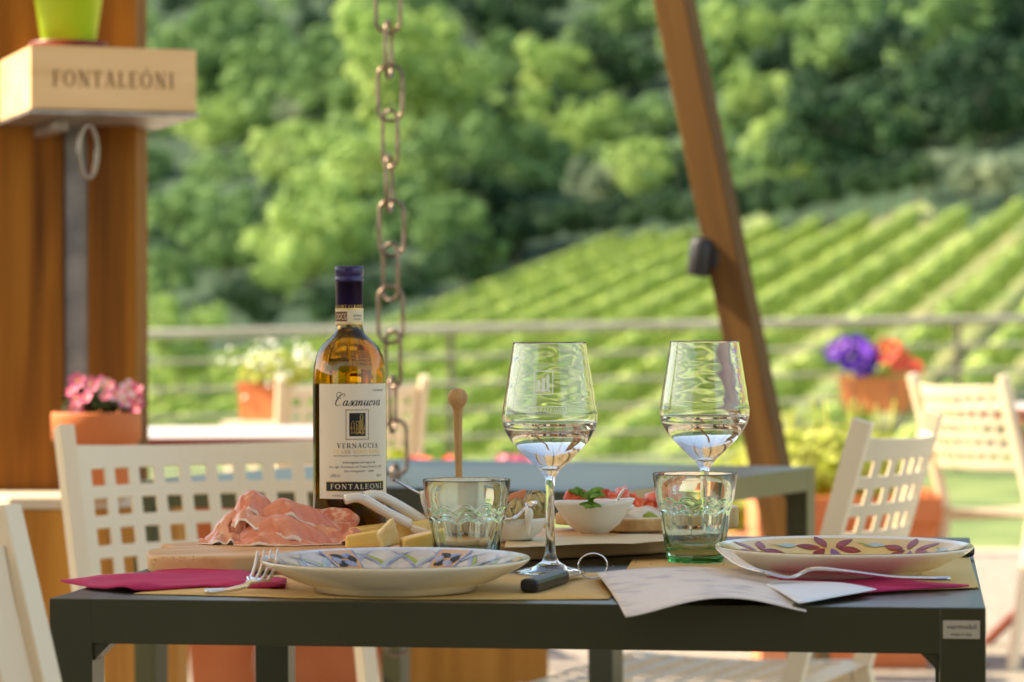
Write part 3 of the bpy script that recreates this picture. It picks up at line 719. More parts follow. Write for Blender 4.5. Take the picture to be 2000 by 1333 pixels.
# ------------------------------------------------------------------ railing
YL, YR = 18.2, 19.9
def railpt(px, py):
    Y = YL + (YR - YL) * (px - 300) / 1700; return P(px, py, Y)
rl = empty('terrace_railing', (0, 0, 0), 0, 'weathered railing with horizontal rails between lawn and vineyard', 'railing')
def railline(px, k):
    top_ = 654 - .0177 * (px - 285); sp = 54.7 - .00306 * (px - 300)
    return top_ + sp * k
for k in range(6):
    a = railpt(-900, railline(-900, k)); c = railpt(2700, railline(2700, k))
    b = MB(); r_ = .033 if k == 0 else .014
    b.tube([a + (c - a) * (i / 12) for i in range(13)], r_, 'rail', 10); b.obj('handrail' if k == 0 else 'rail', rl)
for px in (-110, 880, 1872, 2700):
    p = railpt(px, railline(px, 0)); q = railpt(px, railline(px, 5))
    b = MB(); b.box(p.x - .022, p.x + .022, p.y + .03, p.y + .07, -.02, p.z - .0, 'railpost', bev=.003); b.obj('post', rl)

# ------------------------------------------------------------------ planters with plants
def tapered_box(b, w, d, h, tp, m, t=.012, rim=.0):
    "open square planter, wider at the top"
    def ring(sx, sy, z): return [(-sx, -sy, z), (sx, -sy, z), (sx, sy, z), (-sx, sy, z)]
    L_ = [ring(w / 2 * tp, d / 2 * tp, 0), ring(w / 2 * (1 - rim), d / 2 * (1 - rim), h * .84), ring(w / 2, d / 2, h * .845), ring(w / 2, d / 2, h), ring(w / 2 - t, d / 2 - t, h), ring(w / 2 - t * 1.3, d / 2 - t * 1.3, h * .86)]
    vs = [p for r in L_ for p in r]; fs = [(3, 2, 1, 0)]
    for i in range(len(L_) - 1):
        for j in range(4): fs.append((i * 4 + j, i * 4 + (j + 1) % 4, (i + 1) * 4 + (j + 1) % 4, (i + 1) * 4 + j))
    k = (len(L_) - 1) * 4; fs.append((k, k + 1, k + 2, k + 3)); b.add(vs, fs, m, False)
def planter(loc, rz, w, d, h, tp, m, label, cat='planter', rim=.05):
    e = empty('planter', loc, rz, label, cat); b = MB(); tapered_box(b, w, d, h, tp, m, .014, rim)
    o = b.obj('pot', e); md = o.modifiers.new('b', 'BEVEL'); md.width = .004; md.segments = 2
    return e
# petunias on the railing
pz = railpt(1704, 802); pz.y -= .30
e = planter(pz, R(-26), .50, .22, .235, .82, 'terra', 'orange planter with purple and red petunias hanging on the railing')
s = pz.y / 5556
b = MB(); leaf_cards(b, (0, 0, .25), (.22, .1, .05), 160, .05, 'lf_yel', 8); b.obj('leaves', e)
rnd = random.Random(4)
inv = Matrix.Rotation(R(26), 3, 'Z')
for (fx, fy, rr, m) in [(1628, 684, 15, 0), (1648, 676, 16, 0), (1640, 695, 13, 0), (1672, 672, 16, 0), (1690, 690, 19, 0), (1668, 700, 18, 0), (1700, 715, 15, 0), (1680, 718, 14, 0), (1655, 712, 12, 0), (1712, 697, 10, 0), (1735, 690, 18, 1), (1752, 695, 16, 1), (1745, 680, 12, 1), (1768, 708, 14, 1), (1782, 716, 13, 1), (1795, 725, 9, 1), (1755, 712, 10, 1)]:
    for kk in range(2):
        q = P(fx + kk * rnd.uniform(-8, 8), fy + kk * rnd.uniform(-6, 6), pz.y - .06 + rnd.uniform(-.06, .05)) - pz; q.rotate(inv)
        b = MB(); flower(b, q, (rnd.uniform(-.5, .5), -1, rnd.uniform(0, .7)), rr * s * 1.4, 'red' if m else 'purple', None, 5, .3); b.obj('blossom', e)
b = MB(); 
for s_ in (-1, 1): b.tube([(s_ * .15, -.115, .21), (s_ * .15, -.115, -.006), (s_ * .15, .12, -.006), (s_ * .15, .19, .33)], .005, 'railpost', 6)
b.obj('hook', e)
# white flowers at the left
pz = P(518, 822, 9.6); 
e = planter(pz, R(-24), .155, .12, pz.z * 0 + .13, .86, 'terra', 'orange planter with white flowers on the far table, left of the bottle')
pt_ = pz
b = MB(); leaf_cards(b, (.04, 0, .17), (.13, .09, .06), 200, .035, 'lf_yel', 9); b.obj('leaves', e)
rnd = random.Random(5)
for i in range(110):
    q = Vector((rnd.gauss(.06, .08), rnd.uniform(-.09, .05), .19 + rnd.gauss(0, .035)))
    b = MB(); flower(b, q, (rnd.uniform(-.6, .6), -1, rnd.uniform(.1, 1)), rnd.uniform(.006, .011), 'whitep', None, 5, .3); b.obj('blossom', e)
# stand below it, and a small pale side table
st = empty('plant_stand', (pz.x, pz.y, 0), R(-24), 'pale low stand carrying the white flowered planter', 'plant stand')
b = MB(); b.box(-.12, .3, -.09, .12, pz.z - .03, pz.z - .001, 'chair', bev=.003); b.obj('top', st)
for sx in (-.1, .28):
    for sy in (-.07, .1):
        b = MB(); b.box(sx - .01, sx + .01, sy - .01, sy + .01, 0, pz.z - .031, 'chair'); b.obj('leg', st)
# large terracotta planter with yellow-green shrub behind the green table
pz = P(1655, 1290, 8.4); pz.z = 0
e = planter(pz, R(-3), .52, .44, .50, .84, 'terra', 'big square terracotta planter with yellow green shrub behind the right chair')
b = MB(); leaf_cards(b, (-.06, 0, .60), (.26, .2, .10), 900, .03, 'lf_yel', 21); leaf_cards(b, (.0, 0, .53), (.22, .18, .06), 300, .03, 'lf_lime', 22); b.obj('leaves', e)
b = MB()
rnd = random.Random(6)
for i in range(26):
    x = rnd.uniform(-.2, .12); b.tube([(x, rnd.uniform(-.1, .1), .6), (x + rnd.uniform(-.03, .03), 0, rnd.uniform(.72, .78))], .004, 'lf_yel', 4)
b.obj('stem', e)
pz = P(1462, 1100, 9.3); 
e = empty('potted_shrub', (pz.x, pz.y, 0), 0, 'round yellow green shrub in low terracotta pot under the green table', 'potted plant')
b = MB(); b.lathe([(0, 0), (.13, 0), (.17, .26), (.19, .27), (.19, .33), (.17, .33), (0, .31)], 'terrap', 40); b.obj('pot', e)
b = MB(); leaf_cards(b, (0, 0, .44), (.17, .16, .13), 700, .03, 'lf_lime', 31); leaf_cards(b, (0, 0, .46), (.19, .17, .15), 400, .028, 'lf_yel', 32); b.obj('leaves', e)
pz = P(1500, 1200, 8.0)
e = planter((pz.x + .02, pz.y, 0), R(4), .13, .20, .50, .82, 'terrap', 'narrow pale terracotta planter behind the leg of the green table')
b = MB(); leaf_cards(b, (0, 0, .52), (.05, .08, .05), 120, .025, 'lf_lime', 33); b.obj('leaves', e)
# big terracotta planter at centre left under the rear table
pz = P(565, 1300, 7.0)
e = planter((pz.x, pz.y, 0), R(2), .53, .5, .55, .80, 'terra', 'large square terracotta planter behind the tables, left of the wooden one')
b = MB(); leaf_cards(b, (.1, 0, .57), (.2, .2, .06), 500, .035, 'lf_lime', 41); b.obj('leaves', e)
# wooden planter with red flowers
pz = P(935, 1300, 6.9)
e = empty('planter', (pz.x, pz.y, 0), 0, 'orange wooden box planter with pink and red flowers behind the tables', 'planter')
b = MB(); tapered_box(b, .335, .34, .58, 1.0, 'cabinet', .02, 0); b.obj('box', e)
b = MB(); leaf_cards(b, (0, 0, .59), (.16, .15, .05), 400, .035, 'lf_mid', 42); b.obj('leaves', e)
zt = P(0, 903, 6.9).z
for i in range(30):
    px = random.choice([815, 830, 880, 985, 1000, 1015, 1030, 800, 1040]) + random.uniform(-6, 6)
    b = MB(); flower(b, (P(px, 900, 6.9).x - pz.x, random.uniform(-.12, .1), zt - random.uniform(-.004, .02)), (random.uniform(-.5, .5), -.6, 1), .017, 'red' if px < 900 else 'pink', None, 6, .5); b.obj('blossom', e)
pz = P(770, 1300, 7.6)
e = empty('potted_shrub', (pz.x, pz.y, 0), 0, 'small pot with bright lime leaves just right of the bottle', 'potted plant')
b = MB(); b.lathe([(0, 0), (.08, 0), (.11, .40), (.125, .41), (.125, .47), (.11, .47), (0, .45)], 'white_ceramic', 40); b.obj('pot', e)
zt = P(0, 885, 7.6).z
b = MB(); leaf_cards(b, (0, 0, (zt + .44) / 2), (.05, .05, (zt - .44) / 2 + .015), 200, .03, 'lf_lime', 43); b.obj('leaves', e)
# white blossoms around the left planter further up and a low terracotta pot at the lawn edge
pz = P(865, 895, 12.0)
e = planter((pz.x, 12.9, -.0), R(5), .22, .2, .35, .85, 'terrap', 'small terracotta pot at the lawn edge, seen between dipper and glass')
b = MB(); leaf_cards(b, (0, 0, .36), (.1, .09, .05), 120, .035, 'lf_mid', 44); b.obj('leaves', e)

# ================================================================== ON THE LAID TABLE
ZT = .7504
def sheet(name, poly_px, z0, th, m, label, cat, wave=0, zf=None, n=26, parent=None, curl=0):
    "a sheet of paper whose outline is given on the table top; triangulated grid, real thickness"
    poly = [T(x, y, z0) for x, y in poly_px]
    bm = bmesh.new(); vs = [bm.verts.new((p.x, p.y, 0)) for p in poly]; f = bm.faces.new(vs)
    bmesh.ops.triangulate(bm, faces=bm.faces[:])
    for _ in range(4): bmesh.ops.subdivide_edges(bm, edges=[e for e in bm.edges if e.calc_length() > .012], cuts=1)
    bmesh.ops.triangulate(bm, faces=bm.faces[:])
    for v in bm.verts:
        x, y = v.co.x, v.co.y
        v.co.z = z0 + (abs(noise.noise(Vector((x * 16, y * 16, wave * 77)))) * wave if wave else 0) + (zf(x, y) if zf else 0)
    bmesh.ops.recalc_face_normals(bm, faces=bm.faces[:])
    b = MB(); b.bm(bm, m); o = b.obj(name, parent, uv=None)
    md = o.modifiers.new('s', 'SOLIDIFY'); md.thickness = th; md.offset = 1 if False else 0
    return tag(o, label, cat)
# placemats
sheet('placemat', [(262, 1160), (300, 1153), (470, 1128), (560, 1123), (1000, 1121), (1170, 1119), (1232, 1121), (1190, 1171), (900, 1172), (600, 1169)], ZT, .0004, 'kraft', 'yellow kraft paper placemat under the blue rimmed plate', 'placemat', .0008)
sheet('placemat', [(1237, 1091), (1460, 1084), (1892, 1084), (1912, 1148), (1600, 1160), (1232, 1163), (1208, 1140)], ZT + .0009, .0004, 'kraft', 'yellow kraft paper placemat under the flowered yellow plate', 'placemat', .0008)
# napkins
def zl(x, y): return .006 * max(0, noise.noise(Vector((x * 22, y * 22, 3)))) + .0008
o = sheet('napkin', [(118, 1137), (170, 1131), (262, 1126), (330, 1115), (408, 1108), (470, 1121), (560, 1137), (556, 1150), (400, 1146), (262, 1155), (180, 1149)], ZT + .0015, .0018, 'napkin', 'folded magenta paper napkin under the left fork', 'napkin', 0, lambda x, y: .007 * math.exp(-((x - T(400, 1112).x) ** 2 + (y - T(400, 1112).y) ** 2) / .0016) + zl(x, y))
o = sheet('napkin', [(1468, 1134), (1540, 1126), (1650, 1131), (1760, 1138), (1893, 1146), (1780, 1152), (1668, 1160), (1560, 1152)], ZT + .002, .0018, 'napkin', 'folded magenta paper napkin under the right fork', 'napkin', 0, zl)
# printed menu sheet curling over the edge of the table, and a pale leaflet
def menu():
    e = empty('menu_card', T(1360, 1165), 0, 'grey patterned paper sheet on a metal ring, curling over the table edge', 'menu card')
    c00, c10, c11, c01 = T(1164, 1134), T(1512, 1126), T(1575, 1186), T(1222, 1196)
    def fn(u, v):
        a = c00.lerp(c10, u); c = c01.lerp(c11, u); p = a.lerp(c, v)
        over = v * v
        z = .7545 + .010 * math.sin(math.pi * (u * .9 + .12)) * (1 - .3 * v) * (.6 + .4 * v)
        z += -.011 * over * math.exp(-((u - 0) / .35) ** 2) - .008 * over * math.exp(-((u - 1.05) / .3) ** 2)
        return Vector((p.x, p.y, z)) - e.location
    b = MB(); b.grid(fn, 30, 16, 'menu'); o = b.obj('sheet', e); md = o.modifiers.new('s', 'SOLIDIFY'); md.thickness = .0009; md.offset = 0
    k = T(1160, 1132); pts = []
    for i in range(30):
        a = 2 * math.pi * i / 30
        pts.append(k + Vector((.0135 * math.cos(a) - .001, .004 * math.cos(a), .0125 + .0115 * math.sin(a))) - e.location)
    b = MB(); b.tube(pts, .0007, 'cutlery', 8, closed=True); b.obj('ring', e)
menu()
def leaflet():
    c00, c10, c11, c01 = T(1470, 1140), T(1590, 1150), T(1712, 1166), T(1560, 1188)
    def fn(u, v):
        a = c00.lerp(c10, u); c = c01.lerp(c11, u); p = a.lerp(c, v)
        return Vector((p.x, p.y, .7535 + .0025 * u + .002 * math.sin(3 * v)))
    b = MB(); b.grid(fn, 10, 10, 'leaflet'); o = b.obj('leaflet'); md = o.modifiers.new('s', 'SOLIDIFY'); md.thickness = .0008; md.offset = 0
    tag(o, 'pale blue white leaflet under the corner of the grey menu sheet', 'leaflet')
leaflet()

# ------------------------------------------------------------------ plates
PROF = [(.000, .0035), (.05, .0035), (.070, .0042), (.083, .0085), (.092, .0145), (.100, .0185), (.110, .0222), (.1165, .0248), (.118, .0262), (.1176, .0272)]
def prof_top(r):
    pts = [(0, .0060), (.055, .0062), (.072, .0078), (.083, .0125), (.092, .0178), (.100, .0212), (.110, .0248), (.1172, .0276)]
    for (a, za), (c, zc_) in zip(pts, pts[1:]):
        if r <= c: t = (r - a) / (c - a); return za + (zc_ - za) * t
    return pts[-1][1]
def plate(px, py, label, kind):
    c = T(px, py, .752 + .026); e = empty('dinner_plate', (c.x, c.y, .7524), 0, label, 'plate')
    under = [(0, .002), (.066, .002), (.0665, 0), (.071, 0), (.073, .004), (.088, .0085), (.100, .0145), (.110, .0195), (.1165, .0240), (.1185, .0262), (.1183, .0274), (.1172, .0276)]
    top = [(r, prof_top(r)) for r in [.114, .108, .102, .098, .094, .089, .085, .081, .077, .072, .064, .055, .03, 0]]
    b = MB(); b.lathe(under + top, 'stoneware' if kind else 'stoneware', 96); b.obj('dish', e)
    b = MB()
    def surf(r, a, off=.0004): return Vector((r * math.cos(a), r * math.sin(a), prof_top(r) + off))
    def band(r0, r1, m, a0=0, a1=360, off=.0004, n=96):
        b.grid(lambda u, v: surf(r0 + (r1 - r0) * v, R(a0 + (a1 - a0) * u), off), n, 4, m)
    def leaf(r, a, L, w, dirn, m, off=.0009):
        "petal lying on the rim: centre r,a; dirn = angle to the radial direction"
        def fn(u, v):
            t = (u - .5) * L; ww = w * math.sin(math.pi * min(1, max(0, u))) ** .8 * (v - .5)
            rr = r + t * math.cos(dirn) - ww * math.sin(dirn); aa = a + (t * math.sin(dirn) + ww * math.cos(dirn)) / r
            return surf(max(.02, min(.1168, rr)), aa, off)
        b.grid(fn, 10, 3, m)
    if kind == 0:
        band(.1125, .1174, 'rimline'); band(.066, .1124, 'greyglaze')
        for i in range(18):
            a = R(i * 20 + 4)
            leaf(.090, a, .052, .0034, R(40), 'blue'); leaf(.090, a - .05, .044, .0048, R(40), 'green', .0007)
            leaf(.090, a + R(10), .052, .0034, R(-40), 'blue', .0011); leaf(.090, a + R(10) + .05, .040, .0045, R(-40), 'palegreen', .0008)
            if i % 3 == 0: leaf(.091, a + R(5), .034, .007, 0, 'green', .0012)
        for i in range(6):
            a0 = i * 60 + 62
            band(.072, .1115, 'orange', a0 - 8, a0 + 8, .0014, 16); band(.072, .1115, 'blue', a0 - 9.2, a0 - 8, .0015, 3); band(.072, .1115, 'blue', a0 + 8, a0 + 9.2, .0015, 3)
            for k in range(6): leaf(.093 + .007 * math.sin(k * 1.05), R(a0) + .085 * math.cos(k * 1.05), .014, .008, k * 1.05, 'ink' if k % 2 else 'blue', .0019)
    else:
        band(.062, .1122, 'ochre'); band(.1122, .1174, 'stoneware')
        for i in range(7):
            a = R(i * 360 / 7 + 90 + 2)
            for k in range(6):
                th = k * math.pi / 3 + .3
                if k == 3 and i % 3 == 0: mm = 'violet'
                else: mm = 'maroon'
                leaf(.091 + .0125 * math.cos(th), a + .0200 * math.sin(th) / .091, .0235, .0095, th if True else 0, mm)
            leaf(.097, a + R(25), .008, .020, 0, 'palegreen', .001)
            leaf(.098, a + R(31), .020, .0016, R(70), 'green', .0012)
    b.obj('painted_pattern', e)
    return e
plate(772, 1094, 'round plate with blue and green leaf pattern on its rim, front left', 0)
plate(1648, 1069, 'yellow rimmed plate with dark red flowers at the right', 1)

# ------------------------------------------------------------------ bottle
sB = 72 / .0378                                     # px per metre at the bottle
YBT = FPX / sB
bc = P(684, 1060, YBT)
bot_ = empty('wine_bottle', (bc.x, bc.y, .7502), 0, 'tall amber wine bottle with navy capsule and cream label', 'bottle')
zof = lambda py: P(684, py, YBT).z - .7502
r0 = .0378
sh = [(zof(760), r0), (zof(735), r0 * .993), (zof(715), r0 * .965), (zof(695), r0 * .90), (zof(680), r0 * .80), (zof(668), r0 * .66), (zof(660), r0 * .53), (zof(652), r0 * .42), (zof(645), r0 * .375), (zof(636), .0134), (zof(605), .0133), (zof(560), .0131), (zof(525), .0129)]
prof = [(0, .012), (.015, .006), (.026, .0012), (.033, 0), (.0362, .0015), (r0, .005), (r0, .08)] + [(r, z) for z, r in sh] + [(0, zof(525))]
tw = .0034
inner_ = [(max(.0085, r - tw), z) for z, r in sh[::-1] if z < zof(530)] + [(r0 - tw, .08), (r0 - tw, .010), (.031, .0065), (.020, .010), (0, .017)]
b = MB(); b.lathe(prof[:-1] + [(.009, zof(524))] + inner_, 'bottle', 96); b.obj('glass_body', bot_)
zf = zof(640)
wl = [(0, .0168), (.020, .0098), (.0312, .0062), (r0 - tw + .0002, .0098), (r0 - tw + .0002, .08)] + [(max(.0085, r - tw) + .0002, z) for z, r in sh if z < zf] + [(.0092, zf), (0, zf)]
b = MB(); b.lathe(wl, 'bwine', 96); b.obj('wine', bot_)
b = MB(); b.grid(lambda u, v: Vector(((r0 + .0002) * math.sin(R(190 + 84 * (u - .5))), -(r0 + .0002) * math.cos(R(190 + 84 * (u - .5))), .016 + (zof(752) - .016) * v)), 30, 6, 'brownink'); b.obj('back_label', bot_, uv=None)
cz0, cz1 = zof(604), zof(520)
capr = .0140
b = MB(); b.lathe([(.0135, cz0), (capr, cz0), (.01405, cz0 + .03), (.0142, cz1 - .017), (.0148, cz1 - .0155), (.0150, cz1 - .013), (.0142, cz1 - .0115), (.01415, cz1 - .010), (.0149, cz1 - .009), (.0150, cz1 - .002), (.0143, cz1 - .0003), (.012, cz1), (0, cz1)], 'capsule', 64)
cf = lambda off=0, rr=.01425: (lambda u, v: Vector((rr * math.sin(u / rr + off), -rr * math.cos(u / rr + off), v)))
serif('IVONTALEONI', -.018, .018, cz0 + .0008, .0032, cf(), b, 'gold', .7)
b.obj('capsule', bot_)
# DOCG strip
z0, z1 = zof(634), zof(602.5)
b = MB(); rs = .01438
b.grid(lambda u, v: Vector((rs * math.sin(u * 6.283), -rs * math.cos(u * 6.283), z0 + (z1 - z0) * v)), 64, 1, 'tape')
fs_ = cf(0, rs + .00012)
for zz in (z0 + .0008, z1 - .0012):
    b.grid(lambda u, v: Vector(((rs + .0001) * math.sin(u * 6.283), -(rs + .0001) * math.cos(u * 6.283), zz + .0007 * v)), 64, 1, 'gold')
b.grid(lambda u, v: fs_(-.019 + .0175 * u, z0 + .0030 + (z1 - z0 - .0065) * v), 12, 1, 'brownink')
fs2 = cf(0, rs + .0003)
sans('DOCG', -.0085, z0 + .0048, .0092, fs2, b, 'tape', fit=.0125)
sans('ABA 0052871', .0100, z0 + .0080, .0026, fs2, b, 'ink', fit=.0105); sans('0,750 LITRI', .0100, z0 + .0045, .0022, fs2, b, 'ink', fit=.009)
b.obj('strip', bot_)
# label: u along the arc (0 = centre, turned 14 degrees to the right)
LZ0, LZ1 = zof(971), zof(749); LH = LZ1 - LZ0; lo = R(14.5); rl_ = r0 + .00018
lf = lambda off=.00012: (lambda u, v: Vector(((rl_ + off) * math.sin(u / rl_ + lo), -(rl_ + off) * math.cos(u / rl_ + lo), v)))
HW = rl_ * R(65.5)
b = MB(); b.grid(lambda u, v: lf(0)(-HW + 2 * HW * u, LZ0 + LH * v), 40, 6, 'label')
f1 = lf()
up = lambda px: rl_ * (math.asin(max(-.999, min(.999, (px - 684) / 72))) - lo)
vp = lambda py: zof(py)
def curve(pts, w): 
    q = [(p.x, p.y) for p in smooth_path([(a, c, 0) for a, c in pts], 6)]
    return q
# flowing title lettering drawn stroke by stroke (unit: x-height 1, slanted)
def script(glyphs, u0, u1, v0, h, wmax):
    W = sum(g[0] for g in glyphs); k = (u1 - u0) / W; x = 0
    for adv, strokes in glyphs:
        for pts in strokes:
            q = curve(pts, 0); n = len(q); ws = []
            for i in range(n):
                a = q[max(0, i - 1)]; c = q[min(n - 1, i + 1)]; dx, dy = c[0] - a[0], c[1] - a[1]
                L_ = math.hypot(dx, dy) + 1e-9; ws.append(wmax * (.38 + .62 * max(0, (-dy) / L_) ** 1.2))
            stroke([(u0 + (x + p[0] + .32 * p[1]) * k, v0 + p[1] * h) for p in q], ws, f1, b, 'ink')
        x += adv
gC = (1.9, [[(1.55, 1.65), (1.75, 2.0), (1.6, 2.3), (1.15, 2.25), (.7, 1.8), (.35, 1.1), (.3, .45), (.6, .02), (1.05, 0), (1.5, .35)], [(1.15, 1.45), (.75, 1.4), (.3, 1.65), (0, 2.05), (.05, 2.5), (.45, 2.6), (.9, 2.45)]])
gA = (1.12, [[(.78, .72), (.6, .98), (.3, .9), (.08, .5), (.12, .1), (.35, .02), (.6, .3), (.8, .75)], [(.82, .98), (.74, .5), (.72, .12), (.85, 0), (1.1, .3)]])
gS = (.85, [[(0, .05), (.25, .5), (.5, 1.0), (.62, .7), (.7, .35), (.5, .02), (.2, .02), (.1, .15)], [(.55, .05), (.85, .25)]])
gN = (1.25, [[(0, .6), (.15, 1.0), (.2, .6), (.15, 0)], [(.17, .3), (.4, .85), (.65, .98), (.72, .7), (.68, .12), (.8, 0), (1.15, .4)]])
gU = (1.2, [[(0, .7), (.12, 1.0), (.1, .4), (.2, .02), (.45, .1), (.7, .6), (.78, 1.0)], [(.78, 1.0), (.72, .4), (.8, 0), (1.1, .3)]])
gO = (.98, [[(.5, 1.0), (.2, .85), (.05, .4), (.2, 0), (.5, .05), (.72, .5), (.6, .95), (.5, .8), (.9, .75)]])
gV = (.95, [[(0, .75), (.15, 1.0), (.25, .6), (.25, .02), (.55, .3), (.72, .8), (.62, 1.0), (.9, .8)]])
script([gC, gA, gS, gA, gN, gU, gO, gV, gA], up(657), up(744), vp(791), .0052, .00125)
# emblem
x0, x1 = up(687), up(718); y0, y1 = vp(850), vp(805)
b.grid(lambda u, v: lf(.0001)(x0 + (x1 - x0) * u, y0 + (y1 - y0) * v), 8, 1, 'ink')
f2 = lf(.00022)
EW, EH = x1 - x0, y1 - y0
def eg(pts, w=.00035): stroke([(x0 + EW * p[0], y0 + EH * p[1]) for p in pts], w, f2, b, 'gold')
for (tx, tw, th_) in [(.22, .16, .62), (.50, .18, .70), (.74, .15, .92)]:
    eg([(tx - tw / 2, .14), (tx - tw / 2, th_ - .06)]); eg([(tx + tw / 2, .14), (tx + tw / 2, th_ - .06)]); eg([(tx - tw / 2, th_ - .06), (tx, th_ + (.06 if tx != .5 else -.06)), (tx + tw / 2, th_ - .06)])
    eg([(tx, .25), (tx, th_ - .2)], .0003)
for i in range(5): eg([(.08 + .18 * i, .08 + .05 * (i % 2)), (.17 + .18 * i, .20 - .03 * (i % 2)), (.25 + .16 * i, .10)], .0004)
eg([(.06, .28), (.1, .42), (.14, .28)]); eg([(.88, .25), (.93, .5), (.95, .25)])
bx0, bx1, by0, by1 = x0 - .0032, x1 + .0032, y0 - .0030, y1 + .0030
for (ax, ay, cx, cy) in [(bx0, by0, bx1, by0), (bx0, by1, bx1, by1), (bx0, by0, bx0, by1), (bx1, by0, bx1, by1)]:
    n = int(math.hypot(cx - ax, cy - ay) / .00085)
    for i in range(n):
        t = (i + .5) / n; ux, uy = ax + (cx - ax) * t, ay + (cy - ay) * t
        b.add([f2(ux - .00025, uy - .00045), f2(ux + .00025, uy - .00045), f2(ux + .00025, uy + .00045), f2(ux - .00025, uy + .00045)], [(0, 1, 2, 3)], 'brownink', False)
for cx in (bx0, bx1):
    for cy in (by0, by1):
        b.add([f2(cx - .0006, cy - .0006), f2(cx + .0006, cy - .0006), f2(cx + .0006, cy + .0006), f2(cx - .0006, cy + .0006)], [(0, 1, 2, 3)], 'gold', False)
serif('VERNACCIA', up(663), up(740), vp(873), vp(863.5) - vp(873), f1, b, 'ink', .9)
serif('DI SAN GIMIGNANO', up(656), up(744), vp(883.5), vp(876) - vp(883.5), f1, b, 'gold', .9)
sans("DENOMINAZIONE DI ORIGINE CONTROLLATA E GARANTITA", (up(657) + up(744)) / 2, vp(889), .0019, f1, b, 'ink', fit=up(744) - up(657))
sans("Imbottigliato all'origine da", (up(674) + up(735)) / 2, vp(902.5), .0032, f1, b, 'ink', .3, up(735) - up(674))
sans("Soc. Agr. Fontaleoni di Troiani Franco e Figli", (up(646) + up(747)) / 2, vp(911), .0032, f1, b, 'ink', .3, up(746) - up(647))
sans("San Gimignano - Italia", (up(676) + up(733)) / 2, vp(919), .0032, f1, b, 'ink', .3, up(732) - up(676))
sans("e750 ml", up(659), vp(929), .0044, f1, b, 'ink', 0, up(668) - up(650)); sans("13% vol", up(741.5), vp(929), .0038, f1, b, 'ink', 0, up(745) - up(738))
sans("Vendemmia", up(742), vp(763), .0030, f1, b, 'ink', .3, up(749) - up(729))
kx0, kx1 = up(641), up(750); ky0, ky1 = vp(957), vp(937)
b.grid(lambda u, v: lf(.00008)(kx0 + (kx1 - kx0) * u, ky0 + (ky1 - ky0) * v), 24, 1, 'gold')
b.grid(lambda u, v: lf(.00018)(kx0 + .0007 + (kx1 - kx0 - .0014) * u, ky0 + .0007 + (ky1 - ky0 - .0014) * v), 24, 1, 'ink')
serif('FONTALEONI', up(650), up(746), ky0 + .0028, (ky1 - ky0) - .0056, lf(.0003), b, 'tape', 1.0, .16)
sans("CONTIENE SOLFITI \u00b7 CONTAINS SULPHITES \u00b7 CONTIENT DES SULFITES", (up(654) + up(742)) / 2, vp(966), .0021, f1, b, 'ink', fit=up(743) - up(654))
b.obj('label', bot_, uv=None)

